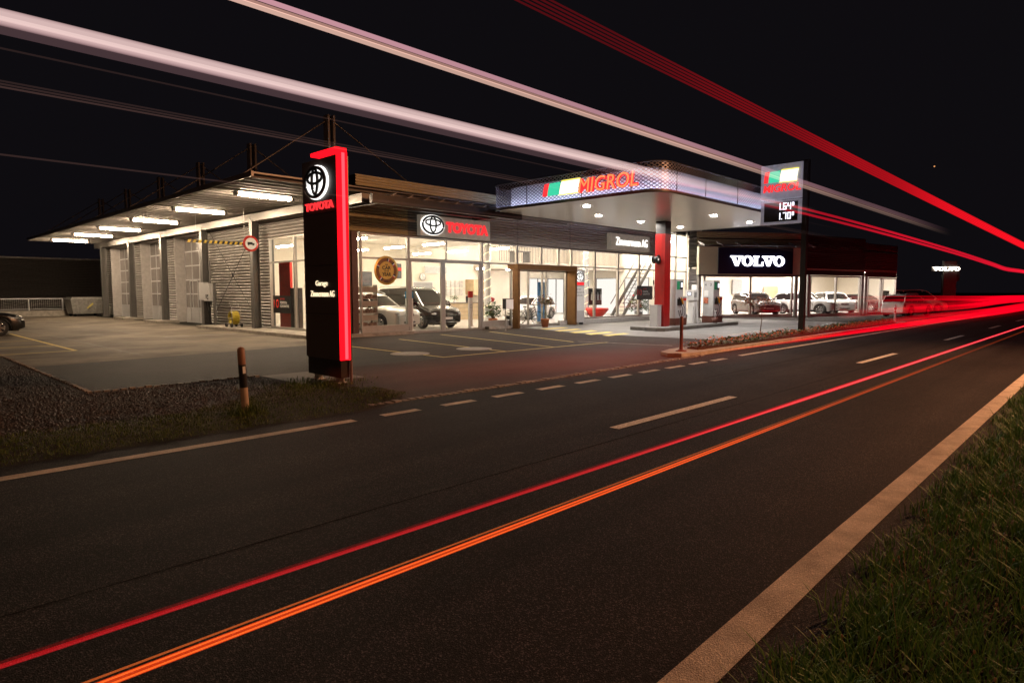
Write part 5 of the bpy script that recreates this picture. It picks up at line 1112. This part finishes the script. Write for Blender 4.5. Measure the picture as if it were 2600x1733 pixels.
# big blue sign with slab serif letters
LET = {}
def oval(cx, cy, rx, ry, n=28, rev=False): a = np.linspace(0, 2 * PI, n, endpoint=False); a = a[::-1] if rev else a; return [(cx + rx * math.cos(t), cy + ry * math.sin(t)) for t in a]
def ringpolys(cx, cy, rx, ry, ix, iy, n=28):
    o_ = oval(cx, cy, rx, ry, n); i_ = oval(cx, cy, ix, iy, n); return [[o_[k], o_[(k + 1) % n], i_[(k + 1) % n], i_[k]] for k in range(n)]
def slabword(sx, sy, gap=0.):
    polys = []; x = 0
    for ch in 'VOLVO':
        if ch == 'V':
            W_ = 1.25; P = [[(0, 1), (.62, 1), (.62, .86), (0, .86)], [(.74, 1), (W_, 1), (W_, .86), (.74, .86)], [(.12, .88), (.48, .88), (.76, .0), (.52, .0)], [(.90, .88), (1.12, .88), (.78, .0), (.60, .0)]]
        elif ch == 'O': W_ = 1.12; P = ringpolys(.56, .5, .56, .52, .27, .38)
        else: W_ = 1.0; P = [[(.10, 0), (.42, 0), (.42, 1), (.10, 1)], [(0, .86), (.56, .86), (.56, 1), (0, 1)], [(0, 0), (W_, 0), (W_, .14), (0, .14)], [(.84, .14), (W_, .14), (W_, .42), (.88, .42)]]
        polys += [[(sx * (x + a), sy * b) for a, b in p] for p in P]; x += W_ + {'V': -.06, 'O': .04, 'L': -.10}[ch] - (.0 if len(polys) else 0)
    return polys, sx * x
bs = thing('blue_sign', 'dark blue sign board with glowing white slab letters on the right showroom', 'sign', (c0.x, c0.y, 2.95))
bs.rotation_euler.z = math.atan2(D.y, D.x)
MB().box(-hL + 1.4, hL - 1.1, -.26, -.16, .02, 1.78).build('sign_panel', 'navy', bs)
polys, wd = slabword(.73, .68)
polyobj('lettering', polys, (-wd / 2 + .25, -.265, .55), (1, 0, 0), (0, 0, 1), emit('white slab letters', (.93, .92, 1.), 5.), bs, .05)
fp = thing('far_pylon', 'distant grey sign pylon with small glowing white letters', 'sign pylon', (86.2, 14.5, 0)); fp.rotation_euler.z = rad(-46)
MB().box(-.72, .72, -.2, .2, 0, 5.2).build('pylon_body', mat('far pylon grey', (.20, .19, .18), .6), fp); MB().box(.73, 1.1, -.1, .1, 3.0, 4.8).build('side_fin', 'anthracite', fp)
polys, wd = slabword(.55, .42); polyobj('lettering', polys, (-2.05, -.22, 4.13), (1, 0, 0), (0, 0, 1), emit('far letters', (1., .90, .75), 5.), fp, .06)
MB().box(-2.1, -.72, -.12, .0, 4.05, 4.6).build('letter_backing', 'anthracite', fp)
tag(MB().ball((391.6, 74.7, 66.1), .34).build('distant_light', emit('distant orange lamp', (1., .42, .15), 1.)), 'tiny orange light far off in the dark sky', 'light')
# ------------------------------------------------------------------ traces of light left by passing traffic, in the air above the lanes
def trailmat(name, col, s, fades):
    m = bpy.data.materials.new(name); m.use_nodes = True; nt = m.node_tree; nt.nodes.clear(); N = nt.nodes; L = nt.links
    e = N.new('ShaderNodeEmission'); e.inputs[0].default_value = (*col, 1); t = N.new('ShaderNodeBsdfTransparent'); a = N.new('ShaderNodeAddShader'); o = N.new('ShaderNodeOutputMaterial')
    tc = N.new('ShaderNodeTexCoord'); sx = N.new('ShaderNodeSeparateXYZ'); L.new(tc.outputs['Object'], sx.inputs[0]); cr = N.new('ShaderNodeFloatCurve')
    mr = N.new('ShaderNodeMapRange'); xa, xb = fades[0][0], fades[-1][0]; mr.inputs[1].default_value = xa; mr.inputs[2].default_value = xb; L.new(sx.outputs[0], mr.inputs[0])
    r = N.new('ShaderNodeValToRGB'); r.color_ramp.interpolation = 'EASE'
    els = r.color_ramp.elements; els[0].position = 0; els[0].color = (fades[0][1],) * 3 + (1,); els[1].position = 1; els[1].color = (fades[-1][1],) * 3 + (1,)
    for x, v in fades[1:-1]: k = els.new((x - xa) / (xb - xa)); k.color = (v,) * 3 + (1,)
    N.remove(cr); L.new(mr.outputs[0], r.inputs[0]); mm = N.new('ShaderNodeMath'); mm.operation = 'MULTIPLY'; mm.inputs[1].default_value = s * .5; L.new(r.outputs[0], mm.inputs[0]); L.new(mm.outputs[0], e.inputs[1])
    L.new(e.outputs[0], a.inputs[0]); L.new(t.outputs[0], a.inputs[1]); L.new(a.outputs[0], o.inputs[0]); return m
TG = 'light trails of passing traffic'
def trail(label, strands, name='light_trail'):
    """strands: (points, radii, colour, strength, fades[, sz])"""
    r = thing(name, label, 'light trail', (0, 0, 0), 0, TG)
    for i, sdat in enumerate(strands):
        pts, rs, c, s, fd = sdat[:5]; sz = sdat[5] if len(sdat) > 5 else 1
        if 3 < len(pts) < 10: pts, rs = smooth(pts, rs)
        mb = MB(); mb.tube(pts, rs, 10, cap=False, sz=sz); mb.build('strand', trailmat('trail', c, s, fd), r)
    return r
def smooth(pts, rs, m=6):
    P = [Vector(p) for p in pts]; n = len(P); rs = list(rs) if hasattr(rs, '__len__') else [rs] * n; o = []; ro = []
    for i in range(n - 1):
        a, b, c, d = P[max(i - 1, 0)], P[i], P[i + 1], P[min(i + 2, n - 1)]
        for k in range(m):
            t = k / m; o.append(.5 * ((2 * b) + (c - a) * t + (2 * a - 5 * b + 4 * c - d) * t * t + (3 * b - a - 3 * c + d) * t ** 3)); ro.append(rs[i] + (rs[i + 1] - rs[i]) * t)
    return o + [P[-1]], ro + [rs[-1]]
def dense(p, q, n=14): return [tuple(Vector(p).lerp(Vector(q), (i / n) ** 1.5)) for i in range(n + 1)]
def taper(a, b, n=14): return [a + (b - a) * (i / n) ** 1.5 for i in range(n + 1)]
Yw = 3.0; pk = (.95, .52, .54); wf = [(-3, 1), (4.0, .9), (6.2, .35), (9, .0)]
def band_(y, z0, z1, x0, x1, r0, r1, c, s, fd, sz=1): return (dense((x0, y, z0), (x1, y, z1)), taper(r0, r1), c, s, fd, sz)
NS = 9
trail('broad pale pink light trail crossing the whole upper left sky', [
    band_(Yw, 2.728 + .010 * (k / NS), 2.79, -2.5, 9, (.023) * math.sqrt(1 - (k / NS) ** 2), .050 * math.sqrt(1 - (k / NS) ** 2), (.80, .47 + .2 * k / NS, .48 + .13 * k / NS), .098, wf) for k in range(NS)] + [
    band_(Yw, 2.725, 2.785, -2.5, 9, .006, .014, (1, .80, .70), .16, wf), band_(Yw, 2.700, 2.74, -2.5, 9, .020, .045, (.5, .28, .31), .12, wf)])
f2 = [(-1, 1), (5, .6), (7.5, .32), (11, .14), (18, .0)]
trail('thin double pink light trail running from the top edge past the price sign', [
    band_(Yw, 3.117, 3.14, .4, 18, .010, .035, (.9, .45, .52), .75, f2), band_(Yw, 3.094, 3.09, .4, 18, .007, .022, (.85, .45, .36), .55, f2), band_(Yw, 3.078, 3.06, .4, 18, .010, .03, (1, .62, .50), .75, f2)])
f3 = [(0, .05), (4, .10), (7, .22), (11, .5), (18, .95), (40, 1)]
trail('bundle of red light lines falling from the top edge to the right', [band_(Yw, 3.68 + k * .026, 3.40 + k * .055, 1, 40, .005, .036, (1, .003, .012), .75, f3) for k in range(5)])
f4 = [(4.2, 0), (5.5, .16), (7, .12), (8.5, .45), (14, .75), (45, 1)]
trail('pair of red light lines under the canopy running off right', [([(4.5, 3, z + .0), (8.5, 3, 2.74 + dz), (17.2, 3, 2.68 + dz), (24, 3, 2.57 + dz), (27.5, 3, 2.50 + dz), (32.7, 3, 2.53 + dz), (45, 3, 2.55 + dz)], [.012, .014, .022, .03, .034, .038, .045], (1, .005, .03), .8, f4) for z, dz in ((2.64, 0), (2.70, .06))])
f5 = [(-3, .25), (1.5, .5), (6, 1), (40, 1)]
trail('red light line low above the near lane', [([(-2, 1.9, .855), (4, 1.9, .855), (12, 1.9, .855), (60, 1.9, .855)], [.0035, .008, .017, .03], (1, .0, .012), .55, f5), ([(-2, 1.9, .853), (4, 1.9, .853), (12, 1.9, .853), (60, 1.9, .853)], [.0015, .0030, .0065, .012], (1, .15, .18), .75, [(-2, .0), (2.5, .12), (5, .6), (9, 1.2), (60, 1.2)]), ([(-2, 1.9, .860), (4, 1.9, .862), (60, 1.9, .862)], [.005, .012, .014], (1, .0, .01), .14, f5)])
f6 = [(-2, 1), (3, .85), (7, .35), (14, .16), (40, .1)]
trail('orange light line closest to the camera above the near lane', [([(-2, 1.9, .715), (60, 1.9, .72)], .011, (1, .06, .004), .60, f6), ([(-2, 1.9, .722), (60, 1.9, .722)], .0025, (1, .20, .03), .55, f6), ([(-2, 1.9, .708), (60, 1.9, .712)], .0025, (1, .20, .03), .55, f6), ([(-2, 1.9, .738), (60, 1.9, .734)], .003, (1, .18, .03), .4, f6)])
def faint(label, zs): return trail(label, [([(-2, 3, z), (30, 3, z + dz)], .0035, (.7, .36, .30), s, [(-2, 1), (6, .7), (11, 0)]) for z, dz, s in zs])
faint('faint thin light lines in the left sky above the workshop roof', [(2.495, .0, .07), (2.505, .01, .045), (2.515, .02, .035), (2.63, .04, .03), (2.25, .02, .045)])
rf = [(22, .0), (30, .15), (42, .42), (62, 1), (110, 1)]
def rt(pts, r0, r1, s, fd=rf, sz=.8): n = len(pts); return (pts, [r0 + (r1 - r0) * i / (n - 1) for i in range(n)], (1, .0, .012), s, fd, sz)
trail('wide red light trails along the far lane in front of the parked cars', [
    rt([(28, 8, 1.53), (38.5, 8, 1.52), (55, 8, 1.42), (75, 8, 1.34), (105, 8, 1.26)], .03, .10, .7), rt([(30, 8, 1.38), (45, 8, 1.32), (60, 8, 1.18), (75, 8, 1.24), (105, 8, 1.12)], .06, .24, .7),
    rt([(27, 8, .86), (38, 8, .83), (55, 8, .75), (75, 8, .9), (105, 8, .85)], .17, .26, .8), rt([(27, 8, 1.0), (38, 8, .98), (55, 8, .95), (75, 8, 1.05), (105, 8, 1.0)], .05, .34, .35), rt([(30, 8, 1.1), (45, 8, 1.1), (105, 8, 1.0)], .30, .5, .18),
    rt([(26, 7.6, .42), (38, 7.4, .50), (55, 7, .45), (75, 6.6, .62), (105, 6.2, .9)], .12, .24, .75), rt([(22, 8.0, .16), (30, 7.8, .16), (38, 7.5, .22), (55, 6.8, .30), (75, 6.2, .45), (105, 5.6, .7)], .07, .20, .8, [(18, .0), (23, .3), (38, 1), (110, 1)]),
    rt([(17, 8.15, .10), (22, 8.12, .07), (30, 7.9, .09), (45, 7.2, .14), (62, 6.4, .22), (90, 5.8, .4)], .025, .12, .8, [(16, .0), (19, .35), (28, .8), (40, 1), (110, 1)]),
    rt([(20, 8.2, .22), (30, 8.0, .24), (45, 7.4, .3), (62, 6.6, .4), (90, 6., .5)], .16, .36, .22, [(18, .0), (24, .4), (40, 1), (110, 1)])])
bf = [(4, 0), (6, .5), (9, 1), (12, .6), (15, 0)]
trail('two faint blinker trails widened to add a red tint over the forecourt entrance', [([(4.6, y0, .55), (15, y1, .55)], [r * .7, r * 1.4], (1, .07, .015), .011, bf) for y0, y1 in ((8.0, 6.3), (6.8, 5.4)) for r in (.22, .18, .14, .10, .06)])  # continuous glowing tubes, added to lay a reddish tint over the forecourt
def rebase(root, loc):
    loc = Vector(loc)
    for ch in [x for x in COL.objects if x.parent == root]: ch.location = Vector(ch.location) - loc
    root.location = loc
rebase(G, (13.2, 21.75, 0)); rebase(V, (46.4, 16.4, 0))
sp = [x for x in COL.objects if x.name.startswith('foot') and x.parent is None]
for x in sp: x.parent = [y for y in COL.objects if y.name == 'island_bollard'][0]; x.location = (-16.1, -8.9, -.1)
